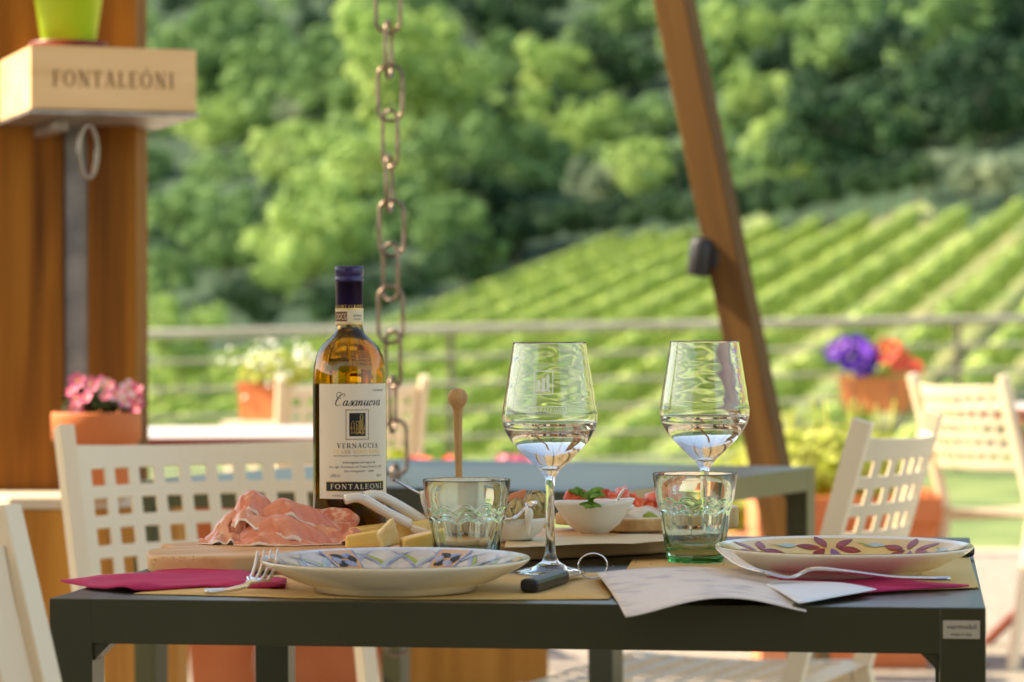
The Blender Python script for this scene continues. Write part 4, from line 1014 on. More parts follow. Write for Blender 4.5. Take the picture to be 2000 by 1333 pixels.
# ------------------------------------------------------------------ wine glasses
def wine_glass(px, py, label, etch, s_px, fillh):
    c = T(px, py, .7502)
    k = 1.0
    e = empty('wine_glass', (c.x, c.y, .7512), 0, label, 'wine glass', 'stemmed wine glasses')
    outer = [(0, .0), (.0322, .0), (.0332, .0008), (.0320, .0020), (.024, .0040), (.014, .0068), (.008, .0110), (.0052, .0185), (.0042, .032), (.0040, .055), (.0040, .078), (.0046, .0865), (.0062, .0915), (.0120, .0985), (.0205, .1065), (.030, .1160), (.0370, .1245), (.0425, .1335), (.0447, .1415), (.0450, .1480), (.0440, .156), (.0425, .166), (.0405, .178), (.0383, .192), (.0362, .205), (.03475, .2148), (.03455, .2162), (.0343, .2168)]
    inner = [(.0340, .2168), (.03385, .2162), (.03400, .2148), (.0354, .205), (.0375, .192), (.0397, .178), (.0417, .166), (.0432, .156), (.0442, .148), (.0439, .1417), (.0416, .1340), (.0361, .1255), (.0292, .1172), (.0197, .1080), (.0105, .1005), (0, .0985)]
    inner = [(.0340, .2168), (.03385, .2162), (.03400, .2148)] + [(a_ + (c_ - a_) * k_ / 4, za_ + (zb2_ - za_) * k_ / 4) for (a_, za_), (c_, zb2_) in zip(inner[3:8], inner[4:9]) for k_ in range(4)] + inner[8:]
    IN_ = set(inner)
    b = MB(); b.lathe(outer + inner, 'glass', 128, rf=lambda r, z, a: r + (.00013 * noise.noise(Vector((2.2 * math.cos(a), 2.2 * math.sin(a), z * 210))) if (z > .15 and z < .214 and (r, z) in IN_) else 0)); b.obj('bowl_and_stem', e)
    # wine: slightly larger than the inner wall so that the two surfaces overlap
    W = [(0, .0982)] + [(r + .00025, z - .0001) for r, z in inner[::-1][1:] if z < fillh - .001]
    rr = None
    pr = inner[::-1]
    for (ra, za), (rb, zb_) in zip(pr, pr[1:]):
        if za <= fillh <= zb_: rr = ra + (rb - ra) * (fillh - za) / (zb_ - za)
    W += [(rr + .00025, fillh), (rr - .0012, fillh - .0003), (0, fillh - .0004)]
    b = MB(); b.lathe(W, 'wine', 96); b.obj('wine', e)
    if etch:
        b = MB()
        def g(u, v):
            z = v
            pr2 = outer
            r = .043
            for (ra, za), (rb, zb_) in zip(pr2, pr2[1:]):
                if za <= z <= zb_ and zb_ > .09: r = ra + (rb - ra) * (z - za) / (zb_ - za)
            a = u / r - R(9)
            return Vector(((r + .0001) * math.sin(a), -(r + .0001) * math.cos(a), z))
        for (a0, a1, z0_, z1_, w) in [(-.0085, .0085, .1685, .190, .0011), (-.0165, .0215, .1505, .157, .0008)]:
            for seg in ([(a0, z0_), (a1, z0_)], [(a1, z0_), (a1, z1_)], [(a1, z1_), (a0, z1_)], [(a0, z1_), (a0, z0_)]):
                q = [(seg[0][0] + (seg[1][0] - seg[0][0]) * t / 8, seg[0][1] + (seg[1][1] - seg[0][1]) * t / 8) for t in range(9)]
                stroke(q, w, g, b, 'etch')
        for (tx, tw, th_) in [(-.0045, .0028, .0115), (0, .003, .013), (.0042, .0026, .0165)]:
            stroke([(tx, .1715), (tx, .1715 + th_ / 2), (tx, .1705 + th_)], tw, g, b, 'etch')
        stroke([(-.0065, .1715), (-.003, .1725), (0, .1712), (.003, .1725), (.0065, .1715)], .0016, g, b, 'etch')
        serif('FONTALEONI', -.0145, .0195, .1518, .0038, g, b, 'etch', 1.0)
        b.obj('etched_emblem', e, uv=None)
    return e
wine_glass(1075, 1121, 'left stemmed wine glass with etched emblem, beside the honey dipper', True, 0, .1410)
wine_glass(1377, 1091, 'right stemmed wine glass standing behind the green tinted tumbler', False, 0, .1415)

# ------------------------------------------------------------------ tumblers
def tumbler(px, py, label, rz):
    c = T(px, py, .7502)
    e = empty('tumbler', (c.x, c.y, .7514), rz, label, 'tumbler', 'faceted green tinted tumblers')
    N_ = 10
    def rf(r, z, a):
        m_ = (a * N_ / (2 * math.pi)) % 1; t = (m_ - .5) * 2
        if z < .0065: return r * (1 - .010 * (1 - abs(t)))
        zb_ = .0465 + .0048 * (1 - t * t); zb2 = zb_ + .0085
        fac = math.cos(math.pi / N_) / math.cos(t * math.pi / N_) 
        lowr = r * (.905 + .095 * 0) * (fac / math.cos(math.pi / N_)) ** 1.0
        lowr = r * .985 * (1 - .6 * (1 - fac)) * .992
        s = 1 / (1 + math.exp(max(-50, min(50, (z - zb_) / .0005)))); s2 = 1 / (1 + math.exp(max(-50, min(50, (z - zb2) / .0005))))
        k = r * .985
        return r * (1 - s2) + (k * (1 - s) + lowr * s) * s2
    zs = [0.0005 + .0863 * (i / 170) for i in range(171)]
    def r_out(z): return .0282 + .0135 * (z / .087) ** .85 if z > .006 else .0272 + .0010 * (z / .006)
    prof = [(0, 0), (.024, 0), (.0262, .0002)] + [(r_out(z), z) for z in zs] + [(.0411, .0872), (.0402, .0870)]
    inn = [(.0400 - .0002, .0860)] + [(r_out(z) - .0030 - .0012 * (1 - z / .087), z) for z in [.080, .07, .06, .05, .04, .03, .02]] + [(.0222, .0118), (.015, .0090), (0, .0084)]
    def rf2(r, z, a):
        return rf(r, z, a) if r > .0265 and (z, r) in OUT else r
    OUT = set((z, r) for r, z in prof if r > .0265 and z > .0004 and z < .0868)
    b = MB(); b.lathe(prof + inn, 'tumbler', 220, rf=rf2)
    o = b.obj('glass_wall', e, uv=None)
    # the thick foot is deeper green
    me = o.data; me.materials.append(MT['tumblerbase'])
    for p in me.polygons:
        if p.center.z < .0066: p.material_index = 1
    return e
tumbler(912, 1119, 'faceted tumbler with the honey dipper rising behind, left of the first wine glass', R(4))
tumbler(1358, 1100, 'faceted green footed tumbler in front of the right wine glass', R(10))

# ------------------------------------------------------------------ cutlery
def fork(name, pts, w, label, tilt, group=None):
    "pts: path from handle end to the root of the tines, then tine tips; last two entries are tine root and tip"
    e = empty(name, pts[0], 0, label, 'fork'); o0 = Vector(pts[0])
    path = smooth_path(pts[:-1], 8); n = len(path)
    side = Vector(tilt).normalized()
    b = MB(); vs = []; fs = []
    for i, p in enumerate(path):
        t = i / (n - 1)
        ww = (.0105 - .0045 * min(1, t / .25)) if t < .25 else .006 if t < .72 else .006 + (w - .006) * ((t - .72) / .28) ** .7
        if t < .03: ww *= .75
        tt = (path[min(i + 1, n - 1)] - path[max(i - 1, 0)]).normalized(); sd = (side - tt * side.dot(tt)).normalized(); up_ = sd.cross(tt)
        if up_.z < 0: up_ = -up_
        th = .0016 if t < .8 else .0011
        for (a, c) in ((-1, -.6), (-.6, -1), (.6, -1), (1, -.6), (1, .6), (.6, 1), (-.6, 1), (-1, .6)): vs.append(p - o0 + sd * ww / 2 * a + up_ * th * c)
    for i in range(n - 1):
        for j in range(8): fs.append((i * 8 + j, i * 8 + (j + 1) % 8, (i + 1) * 8 + (j + 1) % 8, (i + 1) * 8 + j))
    fs += [tuple(range(8))[::-1], tuple((n - 1) * 8 + j for j in range(8))]
    b.add(vs, fs, 'cutlery', True); b.obj('handle', e, uv=None)
    root = Vector(pts[-2]); tip = Vector(pts[-1]); tt = (tip - root).normalized(); sd = (side - tt * side.dot(tt)).normalized(); up_ = sd.cross(tt)
    if up_.z < 0: up_ = -up_
    b = MB()
    for k in range(4):
        off = sd * (w * (-.5 + .11 + .26 * k)); L = (tip - root).length
        bend = lambda t: up_ * (-.0045 * math.sin(math.pi * t))
        b.tube([root - o0 + off * .95 + tt * (L * t - .003) + bend(t) for t in [0, .2, .4, .6, .8, .95, 1]], [.0019, .0018, .0017, .0016, .0014, .0011, .0006], 'cutlery', 8, flat=.8)
    b.obj('tines', e, uv=None)
    return e
fork('fork', [T(400, 1155, .7535), T(440, 1153, .754), T(475, 1146, .757) , T(492, 1136, .761), T(505, 1131, .7625), P(524, 1069, T(505, 1131, .7625).y + .030)], .026, 'steel fork with tines raised against the edge of the blue rimmed plate', (1, -.55, -.10))
yp = T(1648, 1069, .778).y
fk = [P(1856, 1130, yp - .14), P(1750, 1128, yp - .135), P(1660, 1117, yp - .13), P(1590, 1111, yp - .125), P(1545, 1127, yp - .125), P(1500, 1118, yp - .12), P(1408, 1071, yp - .06)]
fork('fork', fk, .022, 'steel fork lying tines down on the magenta napkin, leaning on the yellow plate', (.15, 1, .05))
# black handled knives
def knife(p0, p1, p2, label):
    e = empty('table_knife', p0, 0, label, 'knife')
    d = (p1 - p0); L = d.length; x = d.normalized(); y = Vector((0, 0, 1)).cross(x).normalized(); z = x.cross(y)
    MX_ = Matrix((x, y, z)).transposed().to_4x4()
    b = MB(); b.box(0, L, -.0085, .0085, 0, .012, 'black', MX_, .004); b.obj('handle', e)
    L2 = (p2 - p1).length + .01
    b = MB(); b.prism([(L, -.007), (L + L2 * .7, -.009), (L + L2, 0), (L + L2 * .8, .007), (L, .007)], .004, .0058, 'cutlery', MX_); b.obj('blade', e)
knife(T(1032, 1159, .7512), T(1096, 1139, .7512), T(1128, 1128, .7512), 'small knife with black handle lying before the left wine glass')
knife(T(1892, 1089, .7520), T(1846, 1082, .7520), T(1800, 1080, .7520), 'knife with black handle end showing behind the yellow plate')

# ------------------------------------------------------------------ serving board
F0, F1, F2 = T(470, 1121, .7502), T(1294, 1084, .7502), T(1442, 1077, .7502)
ax_ = (F1 - F0); ax_.z = 0; ax_.normalize(); nx_ = Vector((-ax_.y, ax_.x, 0))
L0 = T(286, 1117, .7502); L1 = T(283, 1108, .7502)
outl = [F0 + ax_ * .01,  F0 + ax_ * ((F2 - F0).length), F0 + ax_ * ((F2 - F0).length) + nx_ * .20, F0 + nx_ * .20 - ax_ * .02, L1 + Vector((.03, .045, 0)), L1 + Vector((.0, .012, 0)), L0 + Vector((.001, -.002, 0)), T(294, 1120.5, .7502), T(312, 1122, .7502), T(440, 1122, .7502)]
brd = empty('serving_board', (F0.x, F0.y, .7506), math.atan2(ax_.y, ax_.x), 'long beech serving board under ham, cheese and small bowls', 'board')
BI = Matrix.Rotation(-math.atan2(ax_.y, ax_.x), 3, 'Z')
for _k in range(3):
    outl = [q for i in range(len(outl)) for q in (outl[i].lerp(outl[(i + 1) % len(outl)], .2), outl[i].lerp(outl[(i + 1) % len(outl)], .8))]
loc_ = []
for p in outl: q = BI @ (p - F0); loc_.append((q.x, q.y))
b = MB(); b.prism(loc_, 0, .0165, 'board', bev=.003, smooth=False); b.obj('plank', brd)
ZB = .7506 + .0165
def BT(px, py, dz=0): return T(px, py, ZB + dz)
o = sheet('liner_paper', [(985, 1071), (1100, 1066), (1235, 1063), (1300, 1059), (1420, 1052), (1380, 1046), (1250, 1045), (990, 1052)], ZB + .0012, .0004, 'greaseproof', 'cream paper liner on the right half of the serving board', 'liner paper', .002)

# ham slices draped over each other
YH = T(560, 1100).y + .035
def hp_(px, dz, dy): return Vector(((px - 1000) / FPX * (YH + dy), YH + dy, ZB + dz))
def drape(pts, W, drop, m, label, seed, back=.5, crumple=.0025, fold=0):
    path = smooth_path([hp_(*p) for p in pts], 9); n = len(path) - 1
    def fn(u, v):
        k = u * n; i = min(int(k), n - 1); p = path[i].lerp(path[i + 1], k - i); t = path[i + 1] - path[i]; t.z = 0; t.normalize()
        w = Vector((t.y, -t.x, 0))                     # towards the camera for a path running right
        e = W * (.62 + .38 * math.sin(math.pi * min(1, u * 1.05))) * (1 + .10 * noise.noise(Vector((u * 6, seed, 2))))
        a = (v - (1 - back)) ; f = max(0, v - .35) / .65
        q = p + w * (a * e * .72)
        q.z += -drop * (f ** 1.7) - .5 * drop * max(0, .25 - v) / .25 + crumple * noise.noise(Vector((u * 7 + seed, v * 2.2, seed * 1.7))) * (1 + 1.2 * v)
        q.z += fold * math.sin(u * math.pi * 5 + seed) * (.3 + .7 * v) * .5
        q += w * (.9 * fold * math.cos(u * math.pi * 5 + seed) * v + .0012 * noise.noise(Vector((u * 26, v * 3, seed))) * (v > .8))
        q.x += .0018 * noise.noise(Vector((u * 4, v * 9, seed + 5)))
        q.z = max(q.z, ZB + .0012 + .0006 * noise.noise(Vector((u * 9, v * 9, 0))))
        return q
    b = MB(); b.grid(fn, 60, 22, m); o = b.obj('ham_slice'); md = o.modifiers.new('s', 'SOLIDIFY'); md.thickness = .0011; md.offset = 0
    tag(o, label, 'ham slice', 'folded slices of cured ham'); return o
drape([(520, .014, .028), (580, .020, .030), (650, .014, .026), (705, .006, .022)], .05, .014, 'ham', 'ham slice at the back of the pile, touching the salami', 11, .5, .003, .002)
drape([(440, .012, .020), (480, .034, .022), (520, .030, .020), (575, .026, .018)], .05, .022, 'ham', 'broad ham slice under the peak of the pile', 3, .6, .003, .0015)
drape([(398, .004, .004), (425, .020, .002), (452, .032, .004), (486, .030, .0)], .045, .028, 'ham2', 'pale upright ham slice leaning at the left of the pile', 5, .6, .003, .001)
drape([(452, .026, .006), (470, .046, .008), (502, .050, .008), (530, .036, .004), (560, .030, .0)], .040, .018, 'ham', 'topmost ham slice folded at the peak of the pile', 7, .6, .0022, .001)
drape([(500, .036, .000), (545, .043, .002), (590, .038, .004), (640, .024, .006), (682, .008, .004)], .036, .016, 'ham', 'long ham slice falling from the peak to the right', 8, .6, .0022, .001)
drape([(455, .028, -.012), (478, .034, -.014), (508, .026, -.016), (540, .024, -.018)], .030, .012, 'ham2', 'pale curled ham slice with glossy fat just below the peak', 9, .6, .0020, .0022)
drape([(470, .010, -.018), (520, .028, -.020), (572, .025, -.022), (625, .014, -.022), (668, .004, -.022)], .042, .020, 'ham', 'ham slice draped over the front middle of the pile', 12, .6, .0022, .0012)
drape([(388, .003, -.012), (420, .008, -.016), (455, .010, -.018), (490, .005, -.020)], .030, .008, 'ham2', 'crinkled ham slice lying flat at the left end of the pile', 14, .5, .003, .0025)
drape([(456, .003, -.034), (496, .012, -.036), (540, .012, -.038), (590, .006, -.038), (628, .002, -.036)], .032, .012, 'ham', 'orange pink ham slice at the front of the pile above the fork', 15, .5, .002, .0016)
drape([(590, .008, -.010), (630, .018, -.010), (672, .010, -.012), (700, .004, -.014)], .034, .013, 'ham2', 'ham slice with pale fat at the right, before the salami', 17, .5, .003, .002)
drape([(640, .008, -.022), (685, .013, -.024), (722, .009, -.026), (765, .003, -.026)], .026, .009, 'ham', 'small crumpled ham slice reaching under the cheese', 19, .5, .0035, .003)
# round salami slice leaning behind
q = BT(640, 1066); 
def sal(u, v):
    a = u * 2 * math.pi; r = .0235 * v * (1 + .04 * math.sin(a * 5 + 1) + .03 * math.sin(a * 9))
    return Vector((q.x + r * math.cos(a) * 1.18, q.y + .045 + r * math.sin(a) * .55, ZB + .020 + r * math.sin(a) * .62 + .002 * math.sin(a * 3) * v))
b = MB(); b.grid(sal, 48, 8, 'salami'); o = b.obj('salami_slice'); md = o.modifiers.new('s', 'SOLIDIFY'); md.thickness = .0025; md.offset = 0
tag(o, 'round speckled salami slice leaning in front of the bottle', 'salami slice')
# cheese
def cheese(pxa, pya, pxb, pyb, h, dpt, label, dz=0, rz=None, m='cheese'):
    a, c = BT(pxa, pya), BT(pxb, pyb); d = c - a; L = d.length
    e = empty('cheese_wedge', (a.x, a.y, ZB + .0012 + dz), math.atan2(d.y, d.x) if rz is None else rz, label, 'cheese', 'wedges of pale yellow cheese')
    b = MB(); bm = bmesh.new()
    vs = [bm.verts.new(p) for p in [(0, 0, 0), (L, 0, 0), (L, dpt, 0), (0, dpt, 0), (0, 0, h * .62), (L, 0, h), (L, dpt, h), (0, dpt, h * .62)]]
    for f_ in [(0, 1, 5, 4), (1, 2, 6, 5), (2, 3, 7, 6), (3, 0, 4, 7), (4, 5, 6, 7), (3, 2, 1, 0)]: bm.faces.new([vs[i] for i in f_])
    bmesh.ops.bevel(bm, geom=bm.edges[:], offset=.0022, segments=3, profile=.5, affect='EDGES')
    bmesh.ops.subdivide_edges(bm, edges=bm.edges[:], cuts=2, use_grid_fill=True)
    for v in bm.verts: v.co += Vector([noise.noise(v.co * 130 + Vector((i * 5, pxa, 0))) * .0006 for i in range(3)])
    b.bm(bm, m); b.obj('paste', e)
    return e
cheese(676, 1074, 765, 1073, .019, .018, 'cheese wedge at the left, lying next to the salami')
cheese(690, 1062, 860, 1056, .019, .02, 'long cheese wedge at the back of the cheese pile', .002)
cheese(790, 1080, 860, 1078, .019, .02, 'cheese wedge at the right, partly behind the tumbler')
e = cheese(750, 1080, 778, 1078, .026, .014, 'short cheese piece standing tilted on the others', .003, m='rind'); e.rotation_euler = (R(-8), R(-14), R(20))
# ------------------------------------------------------------------ bowls
def bowl_round(c, rad, h, name, label, foot=.55):
    e = empty(name, c, 0, label, 'bowl'); t = .0032
    pr = [(0, .002), (rad * foot * .9, .002), (rad * foot, 0), (rad * foot * 1.05, .002), (rad * .80, h * .35), (rad * .95, h * .72), (rad, h - .001), (rad - .001, h), (rad - t, h), (rad - t - .001, h * .8), (rad * .76, h * .42), (rad * .5, h * .22), (0, h * .2)]
    b = MB(); b.lathe(pr, 'white_ceramic', 64); b.obj('dish', e); return e
cM = BT(1003, 1062); cM.y += .022
yM = cM.y
cM = P(1003, 1040, yM); cM.z = ZB + .0025
eM = bowl_round(cM, .0345, (P(0, 1014, yM).z - cM.z), 'small_bowl', 'small white bowl with artichokes between tumbler and wine glass')
b = MB(); k = P(1033, 1008, yM - .036) - cM
b.lathe([(0, -.020), (.0018, -.016), (.0024, -.007), (.0040, -.002), (.0045, .002), (.0038, .0058), (.0018, .0078), (0, .0081)], 'white_ceramic', 20, Matrix.Translation(k)); b.obj('knob', eM)
# artichoke hearts
def arti(c, r, seed, label):
    e = empty('artichoke_heart', c, 0, label, 'artichoke', 'pickled artichoke hearts'); rnd = random.Random(seed)
    b = MB(); b.blob((0, 0, 0), (r * .8, r * .8, r * .8), 'artichoke', 2, .2, 2, seed); b.obj('core', e)
    b = MB()
    for i in range(26):
        a = rnd.uniform(0, 6.283); el = rnd.uniform(-.3, 1.2); d = Vector((math.cos(a) * math.cos(el), math.sin(a) * math.cos(el), math.sin(el)))
        s_ = d.cross(Vector((0, 0, 1))).normalized(); u_ = s_.cross(d); L = r * rnd.uniform(.8, 1.1); w = r * .42
        def fn(u, v, d=d, s_=s_, u_=u_, L=L, w=w): 
            ww = w * (1 - (u ** 2) * .8) * (v - .5) * 2
            return d * (r * .72 + .12 * r * math.sin(3 * u) + .08 * r * (1 - ((v - .5) * 2) ** 2)) + u_ * (u - .35) * L + s_ * ww
        b.grid(fn, 6, 4, 'artichoke')
    o = b.obj('leaves', e, uv=None); md = o.modifiers.new('s', 'SOLIDIFY'); md.thickness = .0008
arti(P(1047, 992, yM + .002), .0170, 2, 'larger artichoke heart at the right of the small bowl')
arti(P(1010, 1000, yM + .004), .0135, 5, 'artichoke heart behind the spoon at the left')
b = MB(); 
q = P(1008, 975, yM + .012); b.prism([(-.010, 0), (.011, .001), (.010, .013), (-.006, .008)], 0, .003, 'salmon', Matrix.Translation(q - Vector((0, 0, .003))) @ Matrix.Rotation(R(80), 4, 'X'), .0008)
tag(b.obj('orange_slice'), 'orange pink slice tucked behind the artichoke', 'slice')
def spoon(pts, bw, label, bl, m='cutlery', hw=.0045, name='teaspoon', parts=True, th=.0012):
    "pts: bowl tip .. neck .. handle end"
    e = empty(name, pts[0], 0, label, 'spoon'); o0 = Vector(pts[0]); path = smooth_path(pts[1:], 8); n = len(path)
    b = MB(); vs = []; fs = []
    for i, p in enumerate(path):
        t = i / (n - 1); tt = (path[min(i + 1, n - 1)] - path[max(i - 1, 0)]).normalized(); sd = tt.cross(Vector((0, 0, 1))).normalized(); up_ = sd.cross(tt)
        w = hw * (.55 + .45 * t) if t < .97 else hw * .7
        for (a, c) in ((-1, -.5), (-.6, -1), (.6, -1), (1, -.5), (1, .5), (.6, 1), (-.6, 1), (-1, .5)): vs.append(p - o0 + sd * w * a + up_ * th * c)
    for i in range(n - 1):
        for j in range(8): fs.append((i * 8 + j, i * 8 + (j + 1) % 8, (i + 1) * 8 + (j + 1) % 8, (i + 1) * 8 + j))
    fs += [tuple(range(8))[::-1], tuple((n - 1) * 8 + j for j in range(8))]
    b.add(vs, fs, m, True); b.obj('handle', e, uv=None)
    a, c = Vector(pts[0]), Vector(pts[1]); d = (c - a); L = d.length; d.normalize(); sd = d.cross(Vector((0, 0, 1))).normalized(); up_ = sd.cross(d)
    def fn(u, v):
        x = (u) * L; w = bw * math.sqrt(max(0, 1 - (2 * u - 1) ** 2)) * (1 - .15 * u); y = (v - .5) * 2
        return d * x + sd * w * y - up_ * bl * (1 - y * y) * math.sqrt(max(0, 1 - (2 * u - 1) ** 2))
    b = MB(); b.grid(fn, 12, 8, m); o = b.obj('bowl', e, uv=None); md = o.modifiers.new('s', 'SOLIDIFY'); md.thickness = .0012; md.offset = 0
    return e
spoon([P(1044, 978, yM - .020), P(1030, 988, yM - .026), P(1010, 1008, yM - .034), P(1000, 1013, yM - .037), P(985, 1016, yM - .036)], .0085, 'steel spoon resting on the artichokes', .004)
# rear round bowl with honey dipper
yD = 2.90
cD = P(893, 1000, yD); cD.z = ZB + .0025
eD = bowl_round(cD, .0385, P(0, 962, yD).z - cD.z, 'small_bowl', 'white bowl with dark spread behind the tumbler, holding the honey dipper', .5)
b = MB(); b.blob((0, 0, P(0, 968, yD).z - cD.z - .010), (.033, .033, .008), 'cream', 2, .3, 3, 3); b.obj('filling', eD)
fr = empty('berries', (cD.x + .016, cD.y - .012, P(0, 962, yD).z - .003), 0, 'few dark purple fruits on top of the filled bowl', 'fruit')
b = MB()
for i in range(6): b.blob((random.uniform(-.012, .012), random.uniform(-.01, .01), 0), (.005, .005, .003), 'olive', 1, .2, 2, i)
b.obj('fruit', fr)
# dipper
dtop = P(894, 778, yD - .012); dbot = P(897, 970, yD - .006)
dz = (dtop - dbot); Ld = dz.length; zz = dz.normalized(); xx = Vector((1, 0, 0)); yy = zz.cross(xx).normalized(); xx = yy.cross(zz)
DX = Matrix((xx, yy, zz)).transposed().to_4x4()
e = empty('honey_dipper', dbot, 0, 'turned wooden honey dipper with a ball end standing in the rear bowl', 'honey dipper')
u = 2.90 / 5556
b = MB(); b.lathe([(0, -14 * u), (9 * u, -12 * u), (11 * u, -6 * u), (8 * u, 4 * u), (6.6 * u, 14 * u), (6.8 * u, 60 * u), (7.6 * u, 110 * u), (8.4 * u, 150 * u), (9.0 * u, Ld - 36 * u), (9.6 * u, Ld - 24 * u), (11.6 * u, Ld - 17 * u), (15.5 * u, Ld - 12 * u), (18.6 * u, Ld - 6 * u), (20 * u, Ld), (19.2 * u, Ld + 6 * u), (16.6 * u, Ld + 11.5 * u), (12.5 * u, Ld + 15.8 * u), (6.5 * u, Ld + 18.6 * u), (0, Ld + 19.6 * u)], 'dipper', 40, DX); b.obj('rod', e)
# oval pointed bowl at right
yR = 2.93
cR = P(1160, 1020, yR); cR.z = ZB + .0025
u = yR / 5556
def boatr(a):
    c_, s_ = math.cos(a), math.sin(a)
    return 1 / ((abs(c_) / (81 * u)) ** 1.55 + (abs(s_) / (52 * u)) ** 1.55) ** (1 / 1.55)
hR = P(0, 985, yR).z - cR.z
eR = empty('oval_bowl', cR, R(0), 'white pointed oval bowl of fresh cheese topped with basil', 'bowl')
b = MB()
prf = [(0, .002), (.34, .002), (.40, 0), (.44, .001), (.62, .26), (.80, .56), (.93, .84), (1, 1), (.965, 1.02), (.92, .97), (.84, .76), (.70, .52), (.4, .36), (0, .33)]
vs = []; fs = []; n = 96; K = len(prf)
for j in range(n):
    a = 2 * math.pi * j / n; R_b = boatr(a); lift = .0035 * max(0, math.cos(a)) ** 3 + .001 * max(0, -math.cos(a)) ** 3
    for (r, z) in prf:
        zz_ = z * hR if z > .01 else z * .9
        rr_ = r * R_b if r > .5 else r * (R_b * .55 + .55 * 40 * u * .8)
        vs.append((rr_ * math.cos(a) + (.012 * (.44 - r) if r < .44 and False else 0), rr_ * math.sin(a), zz_ + (lift * z if z > .2 else 0)))
for j in range(n):
    for i in range(K - 1): fs.append((j * K + i, ((j + 1) % n) * K + i, ((j + 1) % n) * K + i + 1, j * K + i + 1))
b.add(vs, fs, 'white_ceramic'); b.obj('dish', eR)
b = MB(); b.blob((.012, .002, hR * .82), (.026, .015, .0085), 'cream', 3, .35, 3, 9); b.obj('filling', eR)
def basil(pos, sz, nrmz, label, seed):
    e = empty('basil_sprig', pos, 0, label, 'basil', 'basil leaves on the food'); rnd = random.Random(seed); b = MB()
    for i in range(5):
        a = rnd.uniform(0, 6.28); d = Vector((math.cos(a), math.sin(a) * .6, rnd.uniform(-.1, .7))).normalized(); s_ = d.cross(Vector((0, -.5, 1))).normalized(); u_ = s_.cross(d)
        L = sz * rnd.uniform(.7, 1.1)
        b.grid(lambda u, v, d=d, s_=s_, u_=u_, L=L: d * L * u + s_ * L * .42 * math.sin(math.pi * u ** .8) * (v - .5) * 2 + u_ * L * (.28 * math.sin(math.pi * u) - .16 * abs(v - .5) * 2), 8, 6, 'basil')
    o = b.obj('leaf', e, uv=None); md = o.modifiers.new('s', 'SOLIDIFY'); md.thickness = .0005
    return e
basil(P(1152, 977, yR - .034), .0145, 0, 'bright green basil sprig standing in the cheese bowl', 3)
basil(P(1152, 990, yR - .036), .0120, 0, 'small bright basil leaves at the rim of the cheese bowl', 8)
spoon([P(1196, 993, yR - .004), P(1203, 986, yR - .006), P(1212, 966, yR - .008), P(1221, 955, yR - .010), P(1219, 957, yR - .010)], .003, 'small steel spoon standing in the cheese bowl', .001, hw=.0032)
# two white ceramic spoons
for (a, c, d_, e1, e2, lab) in [((845, 1042), (800, 1024), (752, 1000), (702, 973), (673, 976), 'white ceramic spoon, left of the two crossing before the bottle'), ((872, 1030), (825, 1018), (790, 995), (738, 968), (711, 970), 'white ceramic spoon, right of the two before the bottle')]:
    yS = 2.84 if a[0] == 845 else 2.87
    spoon([P(*a, yS + .02), P(*c, yS + .012), P(*d_, yS), P(*e1, yS - .012), P(*e2, yS - .016)], .018, lab, .008, 'white_ceramic', .0100, 'ceramic_spoon', th=.0048)
spoon([P(900, 985, 2.95), P(868, 975, 2.95), P(825, 966, 2.955), P(795, 951, 2.96), P(776, 940, 2.962), P(773, 939, 2.962)], .010, 'steel spoon handle sticking out left of the tumbler', .004, hw=.0042)
# ------------------------------------------------------------------ bruschette
def bread(cx, cy, L, W, h, rz, z, label):
    e = empty('bread_slice', (cx, cy, z), rz, label, 'bread', 'toasted bread slices'); 
    n = 30; poly = [((L / 2) * (1 + .04 * math.sin(5 * a)) * math.copysign(abs(math.cos(a)) ** .75, math.cos(a)), (W / 2) * (1 + .05 * math.sin(3 * a + 1)) * math.copysign(abs(math.sin(a)) ** .8, math.sin(a))) for a in [2 * math.pi * i / n for i in range(n)]]
    b = MB(); b.prism(poly, 0, h, 'bread', bev=.002, smooth=True); b.obj('crust', e)
    b = MB(); b.prism([(x * .94, y * .92) for x, y in poly], h - .001, h + .0012, 'crumb', bev=.0008, smooth=True); b.obj('crumb', e)
    return e
def chunk(pos, sz, m, seed, name, label, group):
    rnd = random.Random(seed); b = MB(); bm = bmesh.new(); bmesh.ops.create_cube(bm, size=1)
    bmesh.ops.subdivide_edges(bm, edges=bm.edges[:], cuts=3, use_grid_fill=True)
    rot = Matrix.Rotation(rnd.uniform(-.6, .6), 3, 'X') @ Matrix.Rotation(rnd.uniform(-.7, .7), 3, 'Y') @ Matrix.Rotation(rnd.uniform(0, 3), 3, 'Z')
    for v in bm.verts:
        q = v.co.copy(); k = .72 + .28 * (q.length / .87) ** -1 * .6
        q = q * k; q = Vector((q.x * sz[0], q.y * sz[1], q.z * sz[2])); q += Vector([noise.noise(v.co * 2.2 + Vector((seed * 3.1, i * 9, 0))) for i in range(3)]) * min(sz) * .32
        v.co = rot @ q
    b.bm(bm, m); o = b.obj(name, None, pos); tag(o, label, 'tomato', group); return o
zr = P(0, 990, 3.03).z
b1 = P(1172, 1002, 3.03)
bread(b1.x, b1.y, .095, .05, .012, R(20), max(ZB + .006, b1.z - .012), 'bread slice under the tomatoes behind the oval bowl')
tl = 'chunks of red tomato'
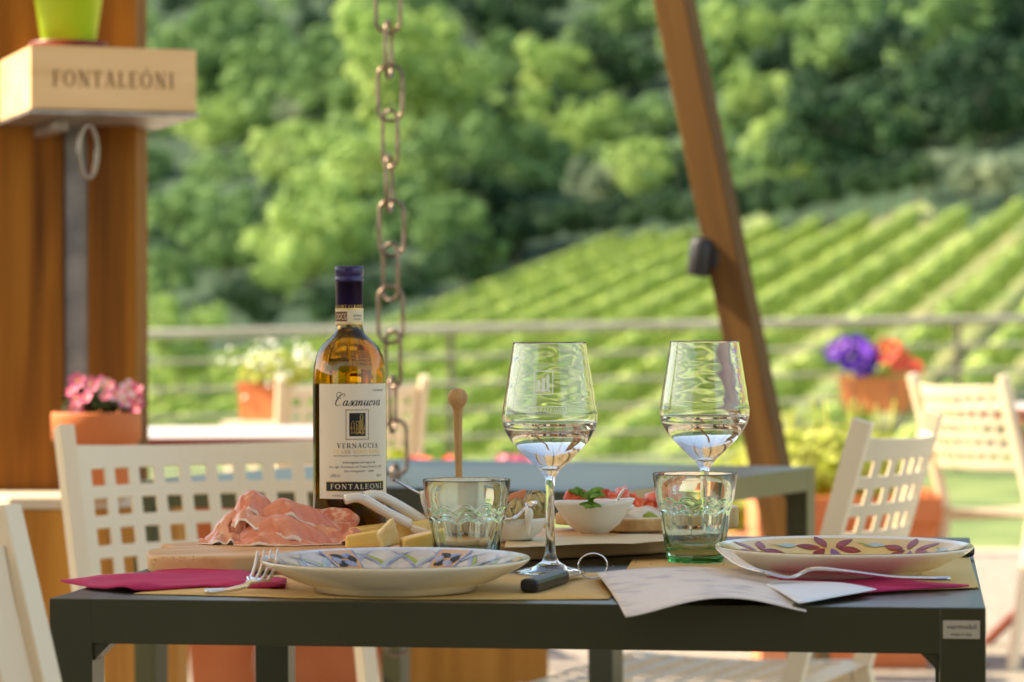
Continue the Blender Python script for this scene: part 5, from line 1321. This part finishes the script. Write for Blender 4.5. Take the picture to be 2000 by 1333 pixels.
for i, (px, py, sx2, sz2, m, lab) in enumerate([(1117, 972, .014, .012, 'tomato', 'tomato chunk at the left end behind the oval bowl'), (1131, 972, .013, .012, 'tomato', 'second tomato chunk from the left behind the oval bowl'), (1112, 980, .010, .008, 'tomato', 'low tomato chunk at the left rim'), (1164, 976, .014, .008, 'tomato', 'tomato chunk under the basil leaf'), (1182, 965, .018, .009, 'tomato2', 'pale pink cut tomato in the middle'), (1196, 972, .016, .009, 'tomato', 'tomato chunk right of the pale cut one'), (1216, 966, .016, .010, 'tomato2', 'pointed pale tomato wedge at the right'), (1232, 974, .012, .010, 'tomato', 'tomato chunk beside the small spoon')]):
    q = P(px, py, 3.02 + random.uniform(-.008, .008)); chunk(q, (sx2, .014, sz2), m, i + 40, 'tomato_chunk', lab, tl)
basil(P(1130, 966, 3.008), .012, 0, 'dark basil leaves above the left tomato chunks', 12)
basil(P(1156, 966, 3.005), .014, 0, 'dark basil leaf lying over the tomatoes', 15)
# right bruschetta
yq = 2.99
q = P(1290, 1040, yq)
bread(q.x, q.y + .005, .125, .06, .0125, R(22), ZB + .0025, 'bread slice with white spread, its end behind the right tumbler')
b = MB(); b.blob((0, 0, 0), (.034, .02, .016), 'cream', 3, .5, 3, 5); 
tag(b.obj('white_spread', None, P(1247, 1018, yq - .005)), 'heap of white creamy spread on the right bread slice', 'spread')
b = MB(); b.blob((0, 0, 0), (.042, .022, .010), 'cream', 3, .5, 3, 8)
tag(b.obj('white_spread', None, P(1345, 1012, yq + .02)), 'flat white spread on the bread seen through the tumbler', 'spread')
for i, (px, py, sx2, sz2, m, lab) in enumerate([(1252, 985, .014, .012, 'tomato', 'tomato chunk on the white spread, left'), (1268, 990, .014, .012, 'tomato', 'tomato chunk in the middle of the white spread'), (1276, 974, .016, .009, 'tomato2', 'orange tomato slice on top next to the tumbler'), (1284, 992, .012, .012, 'tomato', 'tomato chunk touching the view of the tumbler'), (1305, 980, .013, .010, 'tomato', 'tomato chunk seen through the tumbler'), (1322, 990, .012, .010, 'tomato2', 'rightmost tomato chunk behind the tumbler')]):
    chunk(P(px, py, yq + random.uniform(-.01, .012)), (sx2, .014, sz2), m, i + 60, 'tomato_chunk', lab, tl)
q = P(1270, 1012, yq - .018); b = MB(); b.blob((0, 0, 0), (.011, .003, .006), 'green', 2, .1, 2, 3, Matrix.Rotation(R(25), 4, 'Y')); tag(b.obj('cucumber_slice', None, q), 'green slice pressed into the white spread', 'cucumber slice')
# dark toast pieces to the right end
q = P(1405, 1042, 2.99); bread(q.x, q.y + .02, .05, .04, .022, R(60), ZB + .0025, 'thick bread end just right of the tumbler')

b = MB(); rnd = random.Random(9)
for i in range(46):
    if i % 2: q = T(rnd.uniform(1180, 1460), rnd.uniform(1098, 1140), ZT + .003)
    else: q = T(rnd.uniform(300, 400), rnd.uniform(1086, 1104), ZB + .0008)
    b.blob(q, (rnd.uniform(.0005, .0013), rnd.uniform(.0005, .0013), rnd.uniform(.0004, .0008)), 'bread', 1, .5, 2, i)
tag(b.obj('crumbs'), 'tiny bread crumbs scattered on the board end and the placemat', 'crumbs', kind='stuff')
# ================================================================== VINEYARD
def vine_mesh(L, seed):
    rnd = random.Random(seed); b = MB()
    n = int(L * 105)
    for i in range(n):
        y = rnd.uniform(0, L); k = noise.noise(Vector((y * .55, seed, 0))); k2 = noise.noise(Vector((y * 1.7, seed, 5)))
        top_ = 1.38 + .08 * k + .05 * k2
        z = rnd.uniform(.2, 1) ** .75 * top_ ; w = .27 + .05 * k
        x = rnd.gauss(0, w * .55); 
        s = rnd.uniform(.08, .17)
        nr = Vector((x * 5 + rnd.uniform(-.3, .3), rnd.uniform(-.4, .4), rnd.uniform(-.1, .3) + 5.0 * max(0, z / top_ - .80))).normalized(); t = nr.cross(Vector((rnd.uniform(-1, 1), rnd.uniform(-1, 1), rnd.uniform(-1, 1)))).normalized(); bt = nr.cross(t)
        c = Vector((x, y, z)); b.add([c - t * s, c + bt * s, c + t * s, c - bt * s], [(0, 1, 2, 3)], 'vine', False)
    me_o = b.obj('vine_row', None); me = me_o.data; bpy.data.objects.remove(me_o); return me
vm = [vine_mesh(84, 3), vine_mesh(84, 17)]
rdx = .30
for k in range(-12, 17):
    X80 = 4.1 + 2.75 * k
    pxm = 1000 + X80 / 80 * FPX
    yend = 120
    for _ in range(12): yend = .5 * yend + .5 * yedge(1000 + (X80 + .30 * (yend - 80)) / yend * FPX)
    yend += random.uniform(-1, 1)
    ys = yend - 84 / math.sqrt(1 + rdx ** 2) * .985
    xs = X80 + rdx * (ys - 80); xe = X80 + rdx * (yend - 80)
    zs_, ze = ground_z(xs, 45), 0
    pl_ = lambda x, y: .32 + .175 * (x + 4.1) + .081 * (y - 115)
    a = Vector((xs, ys, pl_(xs, ys))); c = Vector((xe, yend, pl_(xe, yend)))
    o = link('vine_row', vm[k % 2], None, a)
    d = (c - a).normalized(); xax = Vector((0, 0, 1)).cross(d); xax = (d.cross(Vector((0, 0, 1)))).normalized(); zax = xax.cross(d)
    o.rotation_euler = Matrix((xax, d, zax)).transposed().to_euler()
    tag(o, 'long leafy vine row running up the sunlit vineyard slope', 'vine row', 'vine rows on the slope')

# ================================================================== WOODED HILL
def crown_mesh(seed, m, nb=40, per=230, leaf=.048, flatz=.85, hang=0):
    rnd = random.Random(seed); b = MB(); blobs = [(Vector((0, 0, -.1)), .45)]
    for i in range(nb):
        while True:
            q = Vector((rnd.uniform(-1, 1), rnd.uniform(-1, 1), rnd.uniform(-.8, 1)))
            if .30 < q.length < 1.12: break
        blobs.append((q * .78, rnd.uniform(.09, .25)))
    for (c, r) in blobs:
        n = int(per * (r / .3) ** 1.6)
        for _ in range(n):
            d = Vector((rnd.gauss(0, 1), rnd.gauss(0, 1), rnd.gauss(0, 1) + .25)).normalized()
            p = c + d * r * rnd.uniform(.62, 1.22)
            nr = (d + Vector((rnd.uniform(-.7, .7), rnd.uniform(-.7, .7), rnd.uniform(-.4, .8)))).normalized()
            t = nr.cross(Vector((rnd.uniform(-1, 1), rnd.uniform(-1, 1), rnd.uniform(-1, 1)))).normalized(); bt = nr.cross(t); s = leaf * rnd.uniform(.5, 1.2)
            p = Vector((p.x, p.y, p.z * flatz))
            b.add([p - t * s, p + bt * s * .8, p + t * s, p - bt * s * .8], [(0, 1, 2, 3)], m, False)
    o = b.obj('crown', None); me = o.data; bpy.data.objects.remove(o); return me
CR = {k: [crown_mesh(s, 't_' + k) for s in ss] for k, ss in {'light': (1, 2, 3), 'mid': (4, 5, 6), 'dark': (7, 8, 9), 'grey': (10,)}.items()}
def trunk_mesh():
    b = MB(); rnd = random.Random(2)
    b.tube([(0, 0, 0), (.03, 0, .35), (-.02, .02, .7), (.02, 0, 1)], [.055, .042, .032, .022], 'bark', 8)
    for i in range(7):
        a = i * .9; z = .55 + .06 * i; b.tube([(0, 0, z), (.18 * math.cos(a), .18 * math.sin(a), z + .12), (.32 * math.cos(a), .32 * math.sin(a), z + .3)], [.018, .012, .006], 'bark', 6)
    o = b.obj('trunk', None); me = o.data; bpy.data.objects.remove(o); return me
TR = trunk_mesh()
ntree = [0]
def tree(px, py, rpx, kind, label=None, Y=None, sq=1.0, group=None):
    def g(Y):
        c = P(px, py, Y); return c, rpx * Y / FPX
    if Y is None:
        Y = yedge(px) + rpx * .018
        while Y < 300:
            c, r = g(Y)
            if ground_z(c.x, Y) + .8 * r * sq + .4 > c.z: break
            Y += 1.5
        else: Y = 150
    c, r = g(Y); r *= 1.18; z0 = ground_z(c.x, Y)
    z0 = min(z0, c.z - r * .7)
    e = empty('tree', (c.x, Y, z0), random.uniform(0, 6), label, 'tree', group)
    o = link('crown', CR[kind][ntree[0] % len(CR[kind])], e, (0, 0, c.z - z0)); o.scale = (r, r, r * sq)
    h = c.z - z0; o = link('trunk', TR, e); o.scale = (r * .9, r * .9, h + .1 * r)
    ntree[0] += 1; return e
TL = [
 (610, 450, 118, 'light', 'bright light green tree with drooping crown, behind and left of the bottle neck', 1.1),
 (700, 330, 125, 'light', 'large sunlit light green tree, its crown left of the hanging chain'),
 (560, 300, 80, 'light', 'light green round tree top just above the drooping one'),
 (545, 540, 55, 'light', 'low light green bush hanging at the forest edge left of the bottle'),
 (790, 130, 165, 'light', 'broad light green crown crossed by the upper chain'),
 (640, 180, 80, 'mid', 'mid green crown left of the broad light crown'),
 (520, 160, 95, 'mid', 'mid green tree near the top left of the wood'),
 (380, 90, 110, 'mid', 'mid green tree beside the wine crate'),
 (330, 200, 70, 'light', 'pale green small tree right behind the crate corner'),
 (420, 240, 70, 'light', 'pale green tree a little right of the crate'),
 (350, 420, 80, 'mid', 'mid green tree next to the timber post'),
 (440, 470, 80, 'mid', 'mid green round tree low at the left'),
 (330, 540, 60, 'mid', 'dark mid green bush low beside the timber post'),
 (580, 225, 46, 'grey', 'small silver grey crown among the green trees'),
 (900, 330, 110, 'mid', 'mid green tree right of the hanging chain'),
 (880, 450, 80, 'mid', 'shaded mid green tree right of the chain, lower'),
 (1085, 150, 90, 'light', 'bright upright tree between chain and leaning beam'),
 (1010, 240, 80, 'light', 'light green crown below the bright upright tree'),
 (1150, 250, 80, 'light', 'light green crown right of the bright upright tree'),
 (1060, 300, 60, 'mid', 'mid green crown in the middle of the wood'),
 (1250, 330, 75, 'light', 'pale green bush left of the leaning beam'),
 (1160, 360, 60, 'grey', 'greyish bush in front of the wood, centre right'),
 (1000, 420, 50, 'mid', 'small mid green bush above the vineyard corner'),
 (1200, 120, 90, 'dark', 'dark green tree left of the top of the leaning beam'),
 (1020, 40, 90, 'dark', 'dark green tree at the top centre'),
 (1450, 80, 85, 'light', 'yellow green branches right of the top of the leaning beam'),
 (1480, 190, 70, 'light', 'yellow green branches half way up beside the beam'),
 (1530, 270, 80, 'light', 'light green drooping branches right of the beam'),
 (1420, 300, 40, 'mid', 'small mid green bush directly right of the beam'),
 (1480, 350, 60, 'mid', 'shaded mid green bush above the vine rows'),
 (1570, 340, 32, 'light', 'tiny yellow green bush at the dark forest edge'),
 (1640, 60, 110, 'mid', 'mid green tree at the top right'),
 (1650, 250, 130, 'dark', 'very dark tree at the forest edge on the right'),
 (1780, 150, 130, 'dark', 'dark tree right of the very dark one'),
 (1760, 250, 60, 'mid', 'mid green branch cluster inside the dark wood'),
 (1850, 60, 120, 'mid', 'mid green crown near the top right corner'),
 (1930, 180, 120, 'dark', 'dark tree at the right edge of the picture'),
 (1970, 40, 90, 'dark', 'dark crown in the top right corner'),
 (1830, 340, 55, 'grey', 'silvery olive bush at the right above the vines'),
 (1900, 345, 60, 'grey', 'larger silvery olive bush above the vines'),
 (1975, 345, 55, 'grey', 'silvery olive bush at the right edge'),
 (310, 625, 60, 'light', 'yellow green bush behind the railing beside the timber post'),
 (400, 632, 50, 'light', 'second yellow green bush behind the railing at the left'),
 (350, 700, 60, 'light', 'yellow green bush seen between the rails at the left'),
]
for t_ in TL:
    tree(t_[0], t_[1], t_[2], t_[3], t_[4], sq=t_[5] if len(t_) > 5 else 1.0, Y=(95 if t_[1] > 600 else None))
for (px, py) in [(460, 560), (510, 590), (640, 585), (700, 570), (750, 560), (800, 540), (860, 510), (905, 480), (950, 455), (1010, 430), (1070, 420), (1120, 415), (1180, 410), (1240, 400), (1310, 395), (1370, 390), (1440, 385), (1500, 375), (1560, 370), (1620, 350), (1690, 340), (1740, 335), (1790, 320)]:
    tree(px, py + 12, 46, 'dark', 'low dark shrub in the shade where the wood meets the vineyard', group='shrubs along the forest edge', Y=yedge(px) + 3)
# filling wood behind, farther up the hill
rnd = random.Random(77)
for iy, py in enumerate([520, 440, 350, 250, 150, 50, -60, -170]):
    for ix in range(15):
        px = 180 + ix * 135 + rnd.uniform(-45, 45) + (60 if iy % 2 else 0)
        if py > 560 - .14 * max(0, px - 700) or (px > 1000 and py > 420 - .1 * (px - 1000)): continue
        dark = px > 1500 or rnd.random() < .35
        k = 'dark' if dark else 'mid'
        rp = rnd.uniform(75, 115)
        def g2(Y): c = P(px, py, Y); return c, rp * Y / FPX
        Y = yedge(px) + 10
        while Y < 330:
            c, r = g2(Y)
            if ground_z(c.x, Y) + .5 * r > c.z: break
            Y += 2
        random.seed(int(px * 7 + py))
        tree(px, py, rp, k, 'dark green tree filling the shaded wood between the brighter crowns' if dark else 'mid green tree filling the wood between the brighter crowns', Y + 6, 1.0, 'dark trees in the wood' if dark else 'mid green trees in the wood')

# ================================================================== LIGHT
w_ = bpy.data.worlds.new('World'); S.world = w_; w_.use_nodes = True
nt = w_.node_tree; bg = nt.nodes['Background']
sky = nt.nodes.new('ShaderNodeTexSky'); sky.sky_type = 'NISHITA'; sky.sun_disc = False
sd = Vector((-.74, .08, .66)).normalized()      # direction towards the sun
sky.sun_elevation = math.asin(sd.z); sky.sun_rotation = math.atan2(sd.x, sd.y)
nt.links.new(sky.outputs[0], bg.inputs[0]); bg.inputs[1].default_value = .14
sl = bpy.data.lights.new('sun', 'SUN'); sl.energy = 3.8; sl.angle = R(.53); sl.color = (1, .93, .80)
so = bpy.data.objects.new('sun', sl); COL.objects.link(so); so.rotation_euler = (-sd).to_track_quat('-Z', 'Y').to_euler()
S.view_settings.view_transform = 'Standard'; S.view_settings.look = 'None'; S.view_settings.gamma = 1
S.view_settings.exposure = 1.55
S.view_settings.use_white_balance = True; S.view_settings.white_balance_temperature = 7700; S.view_settings.white_balance_tint = 10
S.render.engine = 'CYCLES'
cy = S.cycles; cy.use_denoising = True
cy.max_bounces = 14; cy.transmission_bounces = 14; cy.transparent_max_bounces = 8; cy.diffuse_bounces = 4; cy.glossy_bounces = 6
cy.blur_glossy = 1.0; cy.sample_clamp_indirect = 6
